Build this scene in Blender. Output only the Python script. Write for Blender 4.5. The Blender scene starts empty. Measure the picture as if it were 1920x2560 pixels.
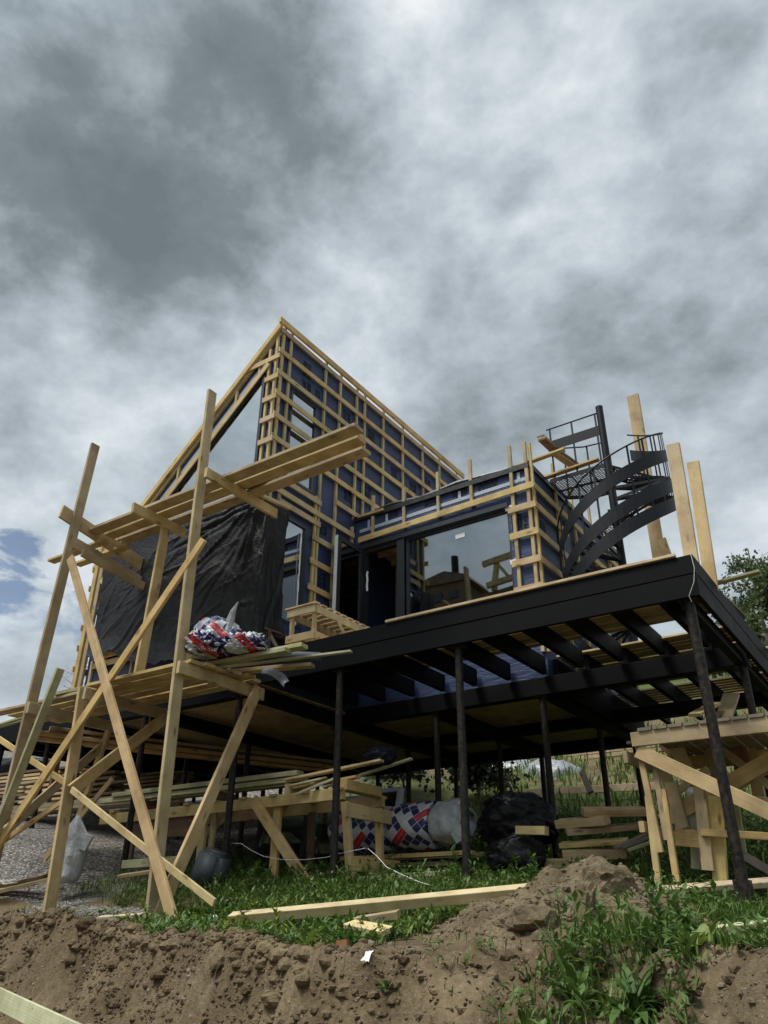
import bpy, bmesh, math, random
from mathutils import Vector, Matrix, noise
rnd = random.Random(11)
sc = bpy.context.scene
COL = sc.collection
R = math.radians
WM = {}                                     # world matrix of every object, by name

# ------------------------------------------------------------------ helpers
def tag(o, label=None, cat=None, group=None, kind=None):
    if label: o['label'] = label
    if cat: o['category'] = cat
    if group: o['group'] = group
    if kind: o['kind'] = kind
    return o

def link(o, M, parent=None):
    COL.objects.link(o)
    if parent is not None:
        o.parent = parent
        o.matrix_basis = WM[parent.name].inverted() @ M
    else:
        o.matrix_basis = M
    WM[o.name] = M.copy()
    return o

def thing(name, loc, label, cat, group=None):
    o = bpy.data.objects.new(name, None)
    o.empty_display_size = 0.2
    link(o, Matrix.Translation(Vector(loc)))
    return tag(o, label, cat, group)

def meshobj(name, bm, mat, parent=None, M=None, smooth=False):
    me = bpy.data.meshes.new(name)
    bm.normal_update()
    bm.to_mesh(me); bm.free()
    if smooth:
        for p in me.polygons: p.use_smooth = True
    if mat: me.materials.append(mat)
    o = bpy.data.objects.new(name, me)
    return link(o, M or Matrix.Identity(4), parent)

def rawmesh(name, vs, fs, mat, parent=None, M=None, smooth=False):
    me = bpy.data.meshes.new(name)
    me.from_pydata(vs, [], fs); me.update()
    if smooth:
        for p in me.polygons: p.use_smooth = True
    if mat: me.materials.append(mat)
    o = bpy.data.objects.new(name, me)
    return link(o, M or Matrix.Identity(4), parent)

def frame(p0, p1, hint):
    x = (p1 - p0).normalized()
    h = Vector(hint); y = h - x * h.dot(x)
    if y.length < 1e-4:
        h = Vector((0.3, 0.9, 0.1)); y = h - x * h.dot(x)
    y.normalize(); z = x.cross(y)
    M = Matrix((x, y, z)).transposed().to_4x4()
    M.translation = (p0 + p1) * 0.5
    return M

def board(name, p0, p1, w, t, hint, mat, parent=None, warp=0.004, taper=0.0):
    """a sawn board from p0 to p1, w wide along hint, t thick; slightly bowed, chamfered, with uneven end cuts"""
    p0, p1 = Vector(p0), Vector(p1)
    L = (p1 - p0).length
    M = frame(p0, p1, hint)
    bm = bmesh.new()
    n = max(2, min(8, int(L / 0.6) + 1))
    c = min(0.004, t * 0.12)
    hw, ht = w / 2, t / 2
    prof = [(-hw + c, -ht), (hw - c, -ht), (hw, -ht + c), (hw, ht - c), (hw - c, ht), (-hw + c, ht), (-hw, ht - c), (-hw, -ht + c)]
    a1, a2, tw = rnd.uniform(-1, 1) * warp, rnd.uniform(-1, 1) * warp, rnd.uniform(-1, 1) * warp * 3
    s0, s1 = rnd.uniform(-.05, .05), rnd.uniform(-.05, .05)
    rings = []
    for i in range(n + 1):
        u = i / n
        b = math.sin(math.pi * u) * L
        ring = []
        for (y, z) in prof:
            an = tw * (u - .5) * 2
            yy = y * math.cos(an) - z * math.sin(an); zz = y * math.sin(an) + z * math.cos(an)
            xx = (u - .5) * L
            if i == 0: xx += s0 * y
            if i == n: xx += s1 * y + (-taper * abs(y) / hw)
            ring.append(bm.verts.new((xx, yy + a1 * b, zz + a2 * b)))
        rings.append(ring)
    for i in range(n):
        for k in range(8):
            bm.faces.new((rings[i][k], rings[i][(k + 1) % 8], rings[i + 1][(k + 1) % 8], rings[i + 1][k]))
    bm.faces.new(list(reversed(rings[0]))); bm.faces.new(rings[-1])
    bmesh.ops.recalc_face_normals(bm, faces=bm.faces)
    return meshobj(name, bm, mat, parent, M)

class MB:
    """collects plain solids into one mesh (world coordinates)"""
    def __init__(s): s.v = []; s.f = []
    def box(s, x0, x1, y0, y1, z0, z1):
        b = len(s.v)
        s.v += [(x0,y0,z0),(x1,y0,z0),(x1,y1,z0),(x0,y1,z0),(x0,y0,z1),(x1,y0,z1),(x1,y1,z1),(x0,y1,z1)]
        s.f += [tuple(b + i for i in q) for q in ((0,3,2,1),(4,5,6,7),(0,1,5,4),(1,2,6,5),(2,3,7,6),(3,0,4,7))]
        return s
    def bar(s, p0, p1, w, t, hint=(0,0,1)):
        p0, p1 = Vector(p0), Vector(p1); M = frame(p0, p1, hint); L = (p1-p0).length/2
        b = len(s.v)
        for x in (-L, L):
            for (y, z) in ((-w/2,-t/2),(w/2,-t/2),(w/2,t/2),(-w/2,t/2)):
                s.v.append(tuple(M @ Vector((x,y,z))))
        s.f += [tuple(b+i for i in q) for q in ((0,3,2,1),(4,5,6,7),(0,1,5,4),(1,2,6,5),(2,3,7,6),(3,0,4,7))]
        return s
    def tube(s, pts, r, n=8, caps=True):
        pts = [Vector(p) for p in pts]; b = len(s.v); m = len(pts)
        rr = r if isinstance(r, (list, tuple)) else [r]*m
        up = None
        for i, p in enumerate(pts):
            d = (pts[min(i+1,m-1)] - pts[max(i-1,0)]).normalized()
            if up is None:
                up = Vector((0,0,1)) if abs(d.z) < .9 else Vector((1,0,0))
            a = (up - d*up.dot(d)).normalized(); c = d.cross(a); up = a
            for k in range(n):
                t = 2*math.pi*k/n
                s.v.append(tuple(p + (a*math.cos(t) + c*math.sin(t))*rr[i]))
        for i in range(m-1):
            for k in range(n):
                s.f.append((b+i*n+k, b+i*n+(k+1)%n, b+(i+1)*n+(k+1)%n, b+(i+1)*n+k))
        if caps:
            s.f.append(tuple(b+k for k in reversed(range(n)))); s.f.append(tuple(b+(m-1)*n+k for k in range(n)))
        return s
    def prism(s, poly, off):
        """poly: list of points, pushed along the vector off"""
        b = len(s.v); n = len(poly); off = Vector(off)
        s.v += [tuple(p) for p in poly] + [tuple(Vector(p)+off) for p in poly]
        s.f.append(tuple(b+i for i in range(n))); s.f.append(tuple(b+n+i for i in reversed(range(n))))
        for i in range(n): s.f.append((b+i, b+n+i, b+n+(i+1)%n, b+(i+1)%n))
        return s
    def build(s, name, mat, parent=None, smooth=False):
        base = WM[parent.name].translation.copy() if parent is not None else Vector((0,0,0))
        if parent is None and s.v:
            n = len(s.v); base = Vector((sum(v[0] for v in s.v)/n, sum(v[1] for v in s.v)/n, min(v[2] for v in s.v)))
        vs = [tuple(Vector(v)-base) for v in s.v]
        me = bpy.data.meshes.new(name); me.from_pydata(vs, [], s.f); me.update()
        bm = bmesh.new(); bm.from_mesh(me); bmesh.ops.recalc_face_normals(bm, faces=bm.faces); bm.to_mesh(me); bm.free()
        if smooth:
            for p in me.polygons: p.use_smooth = True
            me.set_sharp_from_angle(angle=R(40))
        me.materials.append(mat)
        o = bpy.data.objects.new(name, me)
        return link(o, Matrix.Translation(base), parent)

def fbm(x, y, z=0.0, o=4):
    a, s, t = 0.0, 1.0, 0.0
    for _ in range(o):
        a += s * noise.noise((x, y, z)); t += s
        x *= 2.1; y *= 2.1; z *= 2.1; s *= .5
    return a / t

# ------------------------------------------------------------------ materials
def newmat(name):
    m = bpy.data.materials.new(name); m.use_nodes = True
    nt = m.node_tree; nt.nodes.clear()
    out = nt.nodes.new('ShaderNodeOutputMaterial')
    b = nt.nodes.new('ShaderNodeBsdfPrincipled')
    nt.links.new(b.outputs[0], out.inputs[0])
    return m, nt, b, out

class NT:
    def __init__(s, nt): s.nt = nt
    def n(s, typ, ins=None, **kw):
        nd = s.nt.nodes.new('ShaderNode' + typ)
        for k, v in kw.items(): setattr(nd, k, v)
        for k, v in (ins or {}).items():
            sock = nd.inputs[k]
            if isinstance(v, bpy.types.NodeSocket): s.nt.links.new(v, sock)
            else: sock.default_value = v
        return nd
    def math(s, op, a, b=None, c=None, clamp=False):
        ins = {0: a}
        if b is not None: ins[1] = b
        if c is not None: ins[2] = c
        return s.n('Math', ins, operation=op, use_clamp=clamp).outputs[0]
    def vmath(s, op, a, b=None):
        ins = {0: a}
        if b is not None: ins[1] = b
        return s.n('VectorMath', ins, operation=op)
    def ramp(s, fac, stops, interp='LINEAR'):
        r = s.n('ValToRGB', {0: fac}); cr = r.color_ramp; cr.interpolation = interp
        while len(cr.elements) < len(stops): cr.elements.new(.5)
        for e, (p, c) in zip(cr.elements, stops):
            e.position = p; e.color = tuple(c) + ((1,) if len(c) == 3 else ())
        return r.outputs[0]
    def mix(s, fac, a, b, blend='MIX'):
        m = s.n('Mix', data_type='RGBA', blend_type=blend)
        for sock, v in ((m.inputs[0], fac), (m.inputs[6], a), (m.inputs[7], b)):
            if isinstance(v, bpy.types.NodeSocket): s.nt.links.new(v, sock)
            else: sock.default_value = v if not isinstance(v, tuple) else (tuple(v) + (1,) if len(v) == 3 else v)
        return m.outputs[2]
    def noise(s, vec, scale, detail=3, rough=.55, dist=0.0):
        return s.n('TexNoise', {'Vector': vec, 'Scale': scale, 'Detail': detail, 'Roughness': rough, 'Distortion': dist}).outputs[0]
    def bump(s, h, strength=.3, dist=.01):
        return s.n('Bump', {'Height': h, 'Strength': strength, 'Distance': dist}).outputs[0]

def wood(name, light, dark, knot, rough=.68, green=None, grain=1.0, vary=.28):
    m, nt, b, out = newmat(name); T = NT(nt)
    tc = T.n('TexCoord'); oi = T.n('ObjectInfo')
    off = T.n('CombineXYZ', {0: T.math('MULTIPLY', oi.outputs['Random'], 37.0), 1: T.math('MULTIPLY', oi.outputs['Random'], 91.0), 2: T.math('MULTIPLY', oi.outputs['Random'], 13.0)})
    co = T.vmath('ADD', tc.outputs['Object'], off.outputs[0]).outputs[0]
    st = T.vmath('MULTIPLY', co, (1.1, 22.0, 22.0)).outputs[0]
    g1 = T.noise(st, 1.4, 5, .6, .7)
    fine = T.noise(T.vmath('MULTIPLY', co, (4, 140, 140)).outputs[0], 1.0, 2)
    wv = T.n('TexWave', {'Vector': T.vmath('MULTIPLY', co, (.35, 9, 9)).outputs[0], 'Scale': 2.2, 'Distortion': 5.0, 'Detail': 2.0, 'Detail Scale': 1.2}, bands_direction='Y').outputs[1]
    gr = T.math('ADD', T.math('MULTIPLY', g1, .6), T.math('MULTIPLY', wv, .4))
    col = T.ramp(gr, [(.25, light), (.75, dark)])
    col = T.mix(T.math('MULTIPLY', fine, .25 * grain), col, dark)
    kn = T.n('TexVoronoi', {'Vector': T.vmath('MULTIPLY', co, (2.6, 8.0, 8.0)).outputs[0], 'Scale': 1.0, 'Randomness': 1.0}).outputs['Distance']
    kf = T.ramp(kn, [(.06, (1,1,1)), (.20, (0,0,0))])
    col = T.mix(T.math('MULTIPLY', kf, .85), col, knot)
    if green is not None:
        gf = T.ramp(T.noise(T.vmath('MULTIPLY', co, (1.0, 5, 5)).outputs[0], 1.2, 3), [(.38, (0,0,0)), (.62, (1,1,1))])
        col = T.mix(T.math('MULTIPLY', gf, .6), col, green)
    # some boards have greyed
    gw = T.math('FRACT', T.math('MULTIPLY', oi.outputs['Random'], 71.7))
    grey_f = T.math('MULTIPLY', T.math('GREATER_THAN', gw, .6), T.math('MULTIPLY', T.math('SUBTRACT', gw, .5), .9))
    col = T.mix(grey_f, col, T.mix(.6, col, (.24,.20,.15)))
    # nail heads and dark specks
    nv = T.n('TexVoronoi', {'Vector': T.vmath('MULTIPLY', co, (4.5, 14, 14)).outputs[0], 'Scale': 1.0}).outputs['Distance']
    col = T.mix(T.ramp(nv, [(.035, (.8,.8,.8)), (.06, (0,0,0))]), col, (.03,.02,.015))
    # grime: soft large stains that belong to the board
    dirt = T.ramp(T.noise(co, 3.0, 4, .6), [(.38, (1,1,1)), (.72, (.60,.56,.52))])
    col = T.mix(1.0, col, dirt, 'MULTIPLY')
    # each board has its own tone
    r2 = T.math('FRACT', T.math('MULTIPLY', oi.outputs['Random'], 17.31))
    hsv = T.n('HueSaturation', {'Hue': T.math('ADD', T.math('MULTIPLY', r2, .022), .4925), 'Saturation': T.math('ADD', T.math('MULTIPLY', oi.outputs['Random'], .3), .8),
                               'Value': T.math('ADD', T.math('MULTIPLY', oi.outputs['Random'], vary), 1.0 - vary * .55), 'Color': col})
    nt.links.new(hsv.outputs[0], b.inputs['Base Color'])
    b.inputs['Roughness'].default_value = rough
    b.inputs['Specular IOR Level'].default_value = .3
    nt.links.new(T.bump(T.math('ADD', g1, T.math('MULTIPLY', fine, .5)), .35, .003), b.inputs['Normal'])
    return m

def plain(name, col, rough=.5, metal=0.0, spec=.5, var=.25, scale=6.0, bump=.15, bscale=40.0, bdist=.004):
    m, nt, b, out = newmat(name); T = NT(nt)
    tc = T.n('TexCoord').outputs['Object']
    n = T.noise(tc, scale, 5, .6)
    c = T.ramp(n, [(.3, tuple(x*(1-var) for x in col)), (.7, tuple(min(1, x*(1+var)) for x in col))])
    nt.links.new(c, b.inputs['Base Color'])
    nt.links.new(T.math('ADD', T.math('MULTIPLY', n, .25), rough - .12), b.inputs['Roughness'])
    b.inputs['Metallic'].default_value = metal
    b.inputs['Specular IOR Level'].default_value = spec
    if bump: nt.links.new(T.bump(T.noise(tc, bscale, 4), bump, bdist), b.inputs['Normal'])
    return m

W_PINE = wood('pine_sawn', (.63,.475,.25), (.46,.32,.145), (.13,.065,.025))
W_BATT = wood('pine_batten', (.67,.53,.29), (.50,.365,.175), (.16,.09,.035), green=(.40,.37,.17), vary=.22)
W_LATH = wood('pine_lath', (.67,.51,.265), (.51,.36,.16), (.17,.085,.03), vary=.25)
W_FRESH = wood('pine_fresh', (.70,.57,.35), (.58,.43,.23), (.26,.15,.06), vary=.12)
W_GREEN = wood('pine_impregnated', (.53,.52,.30), (.40,.38,.19), (.2,.16,.07), green=(.33,.37,.18), vary=.2)
W_PALE = wood('pine_pale_planed', (.62,.63,.44), (.52,.50,.31), (.25,.2,.1), vary=.15)
W_DARK = wood('board_weathered', (.22,.14,.085), (.13,.08,.05), (.05,.03,.02), vary=.3)
W_GREY = wood('board_grey', (.30,.27,.21), (.2,.17,.13), (.08,.06,.04), vary=.3)
W_PLY = wood('subfloor_ply', (.64,.49,.30), (.50,.37,.21), (.1,.06,.03), vary=.1)
W_BLACK = plain('black_stained_timber', (.0042,.0045,.0055), .6, 0, .10, .3, 3.0, .3, 25, .003)
STEEL = plain('dark_grey_steel', (.0085,.0105,.014), .5, .0, .22, .2, 4.0, .05, 60)
def pilemat():
    m, nt, b, out = newmat('black_steel_pile'); T = NT(nt)
    tc = T.n('TexCoord').outputs['Object']
    z = T.n('SeparateXYZ', {0: tc}).outputs[2]
    n = T.noise(tc, 6.0, 5, .65)
    c = T.ramp(n, [(.35, (.0035,.004,.005)), (.7, (.008,.0085,.010))])
    scuff = T.ramp(T.noise(T.vmath('MULTIPLY', tc, (60, 60, 5)).outputs[0], 1.0, 4, .7), [(.72, (0,0,0)), (.82, (.5,.5,.5))])
    c = T.mix(scuff, c, (.022,.022,.023))
    mud = T.math('MULTIPLY', T.math('SUBTRACT', .30, T.math('ADD', z, T.math('MULTIPLY', T.math('SUBTRACT', n, .5), .5))), 3.0, clamp=True)
    c = T.mix(T.math('MULTIPLY', mud, T.ramp(T.noise(tc, 25, 4, .7), [(.4, (0,0,0)), (.65, (.45,.45,.45))])), c, (.085,.062,.040))
    nt.links.new(c, b.inputs['Base Color']); b.inputs['Roughness'].default_value = .5; b.inputs['Specular IOR Level'].default_value = .22
    nt.links.new(T.bump(n, .2, .004), b.inputs['Normal'])
    return m
PILE = pilemat()
FRAME = plain('anthracite_window_frame', (.020,.024,.030), .35, 0, .5, .12, 3.0, 0)
ALU = plain('bare_aluminium', (.55,.57,.6), .3, .9, .5, .1, 4, 0)
TAPE = plain('grey_tape', (.38,.42,.50), .4, 0, .5, .12, 20, .3, 60)
FOIL = plain('white_foil', (.75,.77,.78), .4, 0, .5, .1, 12, .6, 30, .01)
EPDM = plain('black_roof_sheet', (.012,.012,.014), .4, 0, .5, .2, 5, .5, 12, .01)
INK = plain('black_print', (.008,.009,.016), .6, 0, .2, .1, 10, 0)
CABLE = plain('white_cable', (.75,.76,.70), .45, 0, .5, .05, 10, 0)

def membrane():
    m, nt, b, out = newmat('navy_wall_membrane'); T = NT(nt)
    geo = T.n('NewGeometry').outputs['Position']
    big = T.noise(geo, 1.2, 4)
    col = T.ramp(big, [(.3, (.017,.030,.080)), (.7, (.031,.052,.132))])
    nt.links.new(col, b.inputs['Base Color'])
    b.inputs['Roughness'].default_value = .55
    b.inputs['Specular IOR Level'].default_value = .4
    wr = T.noise(T.vmath('MULTIPLY', geo, (1.5, 1.5, 9.0)).outputs[0], 2.2, 5, .62, .8)
    nt.links.new(T.bump(wr, .55, .03), b.inputs['Normal'])
    return m
MEMB = membrane()

def glass(name, refl_col, tint, base):
    m, nt, b, out = newmat(name); T = NT(nt)
    nt.nodes.remove(b)
    fr = T.n('Fresnel', {'IOR': 1.52}).outputs[0]
    fac = T.math('ADD', T.math('MULTIPLY', fr, 1.5), base, clamp=True)
    gl = T.n('BsdfGlossy', {'Color': refl_col + (1,), 'Roughness': .012})
    geo = T.n('NewGeometry').outputs['Position']
    nt.links.new(T.bump(T.noise(geo, 1.1, 1), .06, .02), gl.inputs['Normal'])
    tr = T.n('BsdfTransparent', {'Color': tint + (1,)})
    mx = T.n('MixShader', {0: fac, 1: tr.outputs[0], 2: gl.outputs[0]})
    nt.links.new(mx.outputs[0], out.inputs[0])
    return m
GLASS = glass('window_glass', (.82,.88,.92), (.45,.5,.5), .22)
GLASS_UP = glass('gable_glass', (.80,.85,.88), (.4,.45,.45), .46)
GLASS_DIM = glass('spare_glass', (.8,.9,.9), (.5,.6,.58), .04)

def blackplastic(name, col=(.010,.0105,.012), rough=.40):
    m, nt, b, out = newmat(name); T = NT(nt)
    b.inputs['Specular IOR Level'].default_value = .22
    tc = T.n('TexCoord').outputs['Object']
    b.inputs['Base Color'].default_value = col + (1,)
    n = T.noise(tc, 9, 5, .65, .6)
    nt.links.new(T.math('ADD', T.math('MULTIPLY', n, .35), rough - .12), b.inputs['Roughness'])
    rotv = T.n('Mapping', {'Vector': tc, 'Rotation': (0, R(58), 0)}).outputs[0]
    cr = T.noise(T.vmath('MULTIPLY', rotv, (5, 3, .9)).outputs[0], 2.4, 6, .6, 1.6)
    rg = T.math('POWER', T.math('SUBTRACT', 1.0, T.math('MULTIPLY', T.math('ABSOLUTE', T.math('SUBTRACT', cr, .5)), 3.0), clamp=True), 3.0)
    nt.links.new(T.bump(rg, .28, .02), b.inputs['Normal'])
    # dusty film on the crests
    nt.links.new(T.ramp(T.noise(rotv, 2.5, 5, .7), [(.5, col), (.85, tuple(c*2.0 for c in col))]), b.inputs['Base Color'])
    return m
PLASTIC = blackplastic('black_polythene')
PLASTIC2 = blackplastic('black_bin_film', (.007,.0075,.009), .24)

def sackmat(name, uvscale=1.0, red=True, dense=False):
    """white woven film with a slanted navy / red / white diamond print and small lines of lettering"""
    m, nt, b, out = newmat(name); T = NT(nt)
    uv = T.n('TexCoord').outputs['UV']
    mp = T.n('Mapping', {'Vector': uv, 'Rotation': (0,0,R(38)), 'Scale': (uvscale, uvscale, 1)}).outputs[0]
    sx = T.n('SeparateXYZ', {0: mp})
    u, v = sx.outputs[0], sx.outputs[1]
    cu, cv = T.math('FLOOR', u), T.math('FLOOR', v)
    fu, fv = T.math('FRACT', u), T.math('FRACT', v)
    row = T.math('MODULO', T.math('ADD', cv, 400), 4)
    alt = T.math('MODULO', T.math('ADD', cu, T.math('ADD', 600, T.math('MULTIPLY', cv, 2))), 3)
    row0 = T.math('LESS_THAN', row, .5)
    row1 = T.math('MULTIPLY', T.math('GREATER_THAN', row, .5), T.math('LESS_THAN', row, 2.5))
    navy = T.math('ADD', T.math('MULTIPLY', T.math('GREATER_THAN', row, .5), T.math('LESS_THAN', alt, T.math('SUBTRACT', 1.5, T.math('GREATER_THAN', row, 2.5)))), T.math('MULTIPLY', row0, T.math('GREATER_THAN', T.math('MODULO', T.math('ADD', cu, 600), 5), 3.5)))
    redm = T.math('MULTIPLY', row0, T.math('LESS_THAN', T.math('MODULO', T.math('ADD', cu, 600), 5), 2.5))
    edge = T.math('MINIMUM', T.math('MINIMUM', fu, T.math('SUBTRACT', 1, fu)), T.math('MINIMUM', fv, T.math('SUBTRACT', 1, fv)))
    inner = T.math('GREATER_THAN', edge, .035)
    lines = T.math('MULTIPLY', T.math('GREATER_THAN', T.math('SINE', T.math('MULTIPLY', v, 38)), .35),
                   T.math('GREATER_THAN', T.noise(T.vmath('MULTIPLY', mp, (16, 4, 1)).outputs[0], 1.0, 1), .5))
    txtzone = T.math('MULTIPLY', T.math('GREATER_THAN', fv, .3), T.math('LESS_THAN', fv, .7))
    base = T.mix(T.math('MULTIPLY', T.math('MULTIPLY', lines, txtzone), .55), (.50,.52,.54), (.12,.12,.17))
    c = T.mix(T.math('MULTIPLY', navy, inner), base, (.020,.020,.10))
    rc = T.mix(T.math('MULTIPLY', lines, txtzone), (.42,.022,.025), (.6,.3,.3))
    if red: c = T.mix(T.math('MULTIPLY', redm, T.math('GREATER_THAN', T.math('MINIMUM', fv, T.math('SUBTRACT', 1, fv)), .035)), c, rc)
    nt.links.new(c, b.inputs['Base Color'])
    b.inputs['Roughness'].default_value = .42
    tc = T.n('TexCoord').outputs['Object']
    nt.links.new(T.bump(T.noise(tc, 9, 5, .6, .8), .5, .02), b.inputs['Normal'])
    return m
SACK = sackmat('printed_sack_film', .85, dense=True)
SACKP = sackmat('printed_pack_film', 1.45)
WHITEFILM = plain('white_plastic_film', (.36,.375,.385), .38, 0, .5, .15, 6, .8, 9, .04)
CLEARFILM = plain('dusty_clear_film', (.24,.25,.26), .25, 0, .6, .3, 5, .8, 10, .03)

def soilmat():
    m, nt, b, out = newmat('soil_gravel_ground'); T = NT(nt)
    pos = T.n('NewGeometry').outputs['Position']
    a = T.n('Attribute', attribute_name='gravel').outputs['Fac']
    d = T.n('Attribute', attribute_name='far').outputs['Fac']
    n1 = T.noise(pos, 1.7, 6, .62, .4)
    n2 = T.noise(pos, 22, 5, .65)
    soil = T.ramp(T.math('ADD', T.math('MULTIPLY', n1, .6), T.math('MULTIPLY', n2, .4)),
                  [(.3, (.055,.039,.022)), (.48, (.140,.104,.060)), (.62, (.23,.178,.108)), (.8, (.33,.27,.18))])
    red = T.ramp(T.noise(pos, .9, 3), [(.5, (0,0,0)), (.7, (1,1,1))])
    soil = T.mix(T.math('MULTIPLY', red, .35), soil, (.115,.082,.048))
    vor = T.n('TexVoronoi', {'Vector': pos, 'Scale': 30.0})
    sx = T.n('SeparateColor', {0: vor.outputs['Color']}).outputs[0]
    grav = T.ramp(sx, [(0, (.10,.09,.082)), (.4, (.24,.22,.20)), (.8, (.36,.34,.31)), (1, (.5,.48,.45))])
    grav = T.mix(T.ramp(vor.outputs['Distance'], [(.3, (0,0,0)), (.62, (.75,.75,.75))]), grav, (.06,.05,.04))
    gn = T.ramp(T.math('ADD', a, T.math('MULTIPLY', T.math('SUBTRACT', T.noise(pos, 3, 4), .5), .9)), [(.42, (0,0,0)), (.58, (1,1,1))])
    c = T.mix(gn, soil, grav)
    # pale pebbles in the soil
    v2 = T.n('TexVoronoi', {'Vector': pos, 'Scale': 42.0})
    pe = T.math('MULTIPLY', T.ramp(v2.outputs['Distance'], [(.13, (1,1,1)), (.2, (0,0,0))]), T.math('GREATER_THAN', T.n('SeparateColor', {0: v2.outputs['Color']}).outputs[1], .8))
    c = T.mix(T.math('MULTIPLY', pe, .6), c, (.32,.28,.22))
    turf = T.ramp(T.noise(pos, .8, 5), [(.3, (.045,.07,.018)), (.7, (.10,.12,.035))])
    c = T.mix(d, c, turf)
    nt.links.new(c, b.inputs['Base Color'])
    b.inputs['Roughness'].default_value = .95
    b.inputs['Specular IOR Level'].default_value = .15
    h = T.math('ADD', T.math('MULTIPLY', T.noise(pos, 60, 5, .7), .5), T.math('ADD', n2, T.math('MULTIPLY', T.math('SUBTRACT', 1, vor.outputs['Distance']), T.math('MULTIPLY', gn, .6))))
    nt.links.new(T.bump(h, .8, .03), b.inputs['Normal'])
    return m
SOIL = soilmat()

def leafmat(name, c0, c1, trans=.25, scale=2.5):
    m, nt, b, out = newmat(name); T = NT(nt)
    pos = T.n('NewGeometry')
    n = T.noise(pos.outputs['Position'], scale, 3)
    n2 = T.noise(pos.outputs['Position'], 35, 1)
    c = T.ramp(T.math('ADD', T.math('MULTIPLY', n, .6), T.math('MULTIPLY', n2, .4)), [(.32, c0), (.68, c1)])
    nt.links.new(c, b.inputs['Base Color'])
    b.inputs['Roughness'].default_value = .5
    b.inputs['Specular IOR Level'].default_value = .35
    t = T.n('BsdfTranslucent', {'Color': c})
    mx = T.n('MixShader', {0: trans, 1: b.outputs[0], 2: t.outputs[0]})
    nt.links.new(mx.outputs[0], out.inputs[0])
    return m
GRASS = leafmat('grass_blades', (.045,.092,.015), (.16,.24,.05))
WEED = leafmat('weed_leaves', (.042,.090,.018), (.125,.20,.045))
WEEDY = leafmat('weed_leaves_yellow', (.12,.18,.025), (.22,.28,.05))
BIRCH = leafmat('birch_leaves', (.045,.075,.024), (.11,.15,.05), .3)
FAR = leafmat('far_foliage', (.035,.05,.022), (.07,.085,.035), .1, .6)
BARK = plain('tree_bark', (.16,.15,.13), .8, 0, .2, .5, 9, .5, 20)
STONE = plain('stone', (.19,.155,.115), .85, 0, .2, .4, 6, .5, 20, .01)
ROOTS = plain('dry_roots', (.30,.24,.16), .9, 0, .1, .3, 10, 0)
GREYPL = plain('grey_plastic', (.05,.062,.072), .55, 0, .4, .2, 5, .1)
ORANGE = plain('orange_plastic', (.65,.13,.045), .4, 0, .5, .1, 5, 0)
BRICK = plain('red_brick', (.33,.15,.08), .85, 0, .2, .3, 20, .3)
PAPER = plain('white_litter', (.78,.78,.76), .6, 0, .3, .06, 9, .3)

def meshgrate():
    """expanded metal: dark strands with diamond openings"""
    m, nt, b, out = newmat('expanded_metal'); T = NT(nt)
    tc = T.n('TexCoord').outputs['Object']
    s = T.n('SeparateXYZ', {0: tc})
    u, v = T.math('MULTIPLY', s.outputs[0], 11.0), T.math('MULTIPLY', s.outputs[1], 20.0)
    a = T.math('ABSOLUTE', T.math('SUBTRACT', T.math('FRACT', T.math('ADD', u, v)), .5))
    c = T.math('ABSOLUTE', T.math('SUBTRACT', T.math('FRACT', T.math('SUBTRACT', u, v)), .5))
    hole = T.math('MULTIPLY', T.math('LESS_THAN', a, .30), T.math('LESS_THAN', c, .30))
    b.inputs['Base Color'].default_value = (.016,.018,.022,1); b.inputs['Roughness'].default_value = .45
    tr = T.n('BsdfTransparent')
    mx = T.n('MixShader', {0: hole, 1: b.outputs[0], 2: tr.outputs[0]})
    nt.links.new(mx.outputs[0], out.inputs[0])
    return m
GRATE = meshgrate()

def lerp_tab(t, x):
    if x <= t[0][0]: return t[0][1]
    for (a, va), (b, vb) in zip(t, t[1:]):
        if x <= b:
            u = (x-a)/(b-a); return va + (vb-va)*u
    return t[-1][1]
T_EDGE_Y = [(-30,6.3),(-12,6.0),(-9,5.72),(-8,5.65),(-7,5.5),(-6,5.25),(-5,4.85),(-4,4.5),(-3.2,4.25),(-2.6,4.4),(-2,4.5),(-1.5,4.3),(-1,3.9),(0,3.5),(1,3.2),(20,3)]
T_EDGE_Z = [(-30,3.2),(-14,.8),(-11,.22),(-9.5,.06),(-8.5,.03),(-7.5,-.02),(-6.5,-.07),(-5.5,-.13),(-4.5,-.145),(-3.5,-.16),(-2.5,-.15),(-1.5,-.12),(0,-.12),(20,-.6)]
T_BASE = [(-60,4.0),(-30,3.0),(-20,2.3),(-14,1.45),(-11.1,.95),(-9.6,.58),(-7.7,.39),(-6,.31),(-4.2,.26),(-1.6,.04),(2,-.1),(20,-1.0)]
T_RISE = [(7.6,0),(9.75,.3),(12,.72),(14,1.1),(18,2.7),(25,5.7),(40,10.6),(80,16),(250,24)]
def ground_z(X, Y):
    ye = lerp_tab(T_EDGE_Y, X); ze = lerp_tab(T_EDGE_Z, X); zb = lerp_tab(T_BASE, X)
    if Y >= 7.6: return zb + lerp_tab(T_RISE, Y)
    if Y >= ye:
        u = (Y-ye)/(7.6-ye); u = u*u*(3-2*u)*.5 + u*.5
        return ze + (zb-ze)*u
    d = ye - Y
    bank = lerp_tab([(0,0),(.05,.06),(.16,.36),(.36,.72),(.62,1.05),(1.2,1.25),(4,1.4)], d*lerp_tab([(-3.2,1),(-2.5,.36),(20,.36)], X))
    return max(ze - bank, -1.75) if Y > -20 else -1.75

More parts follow.
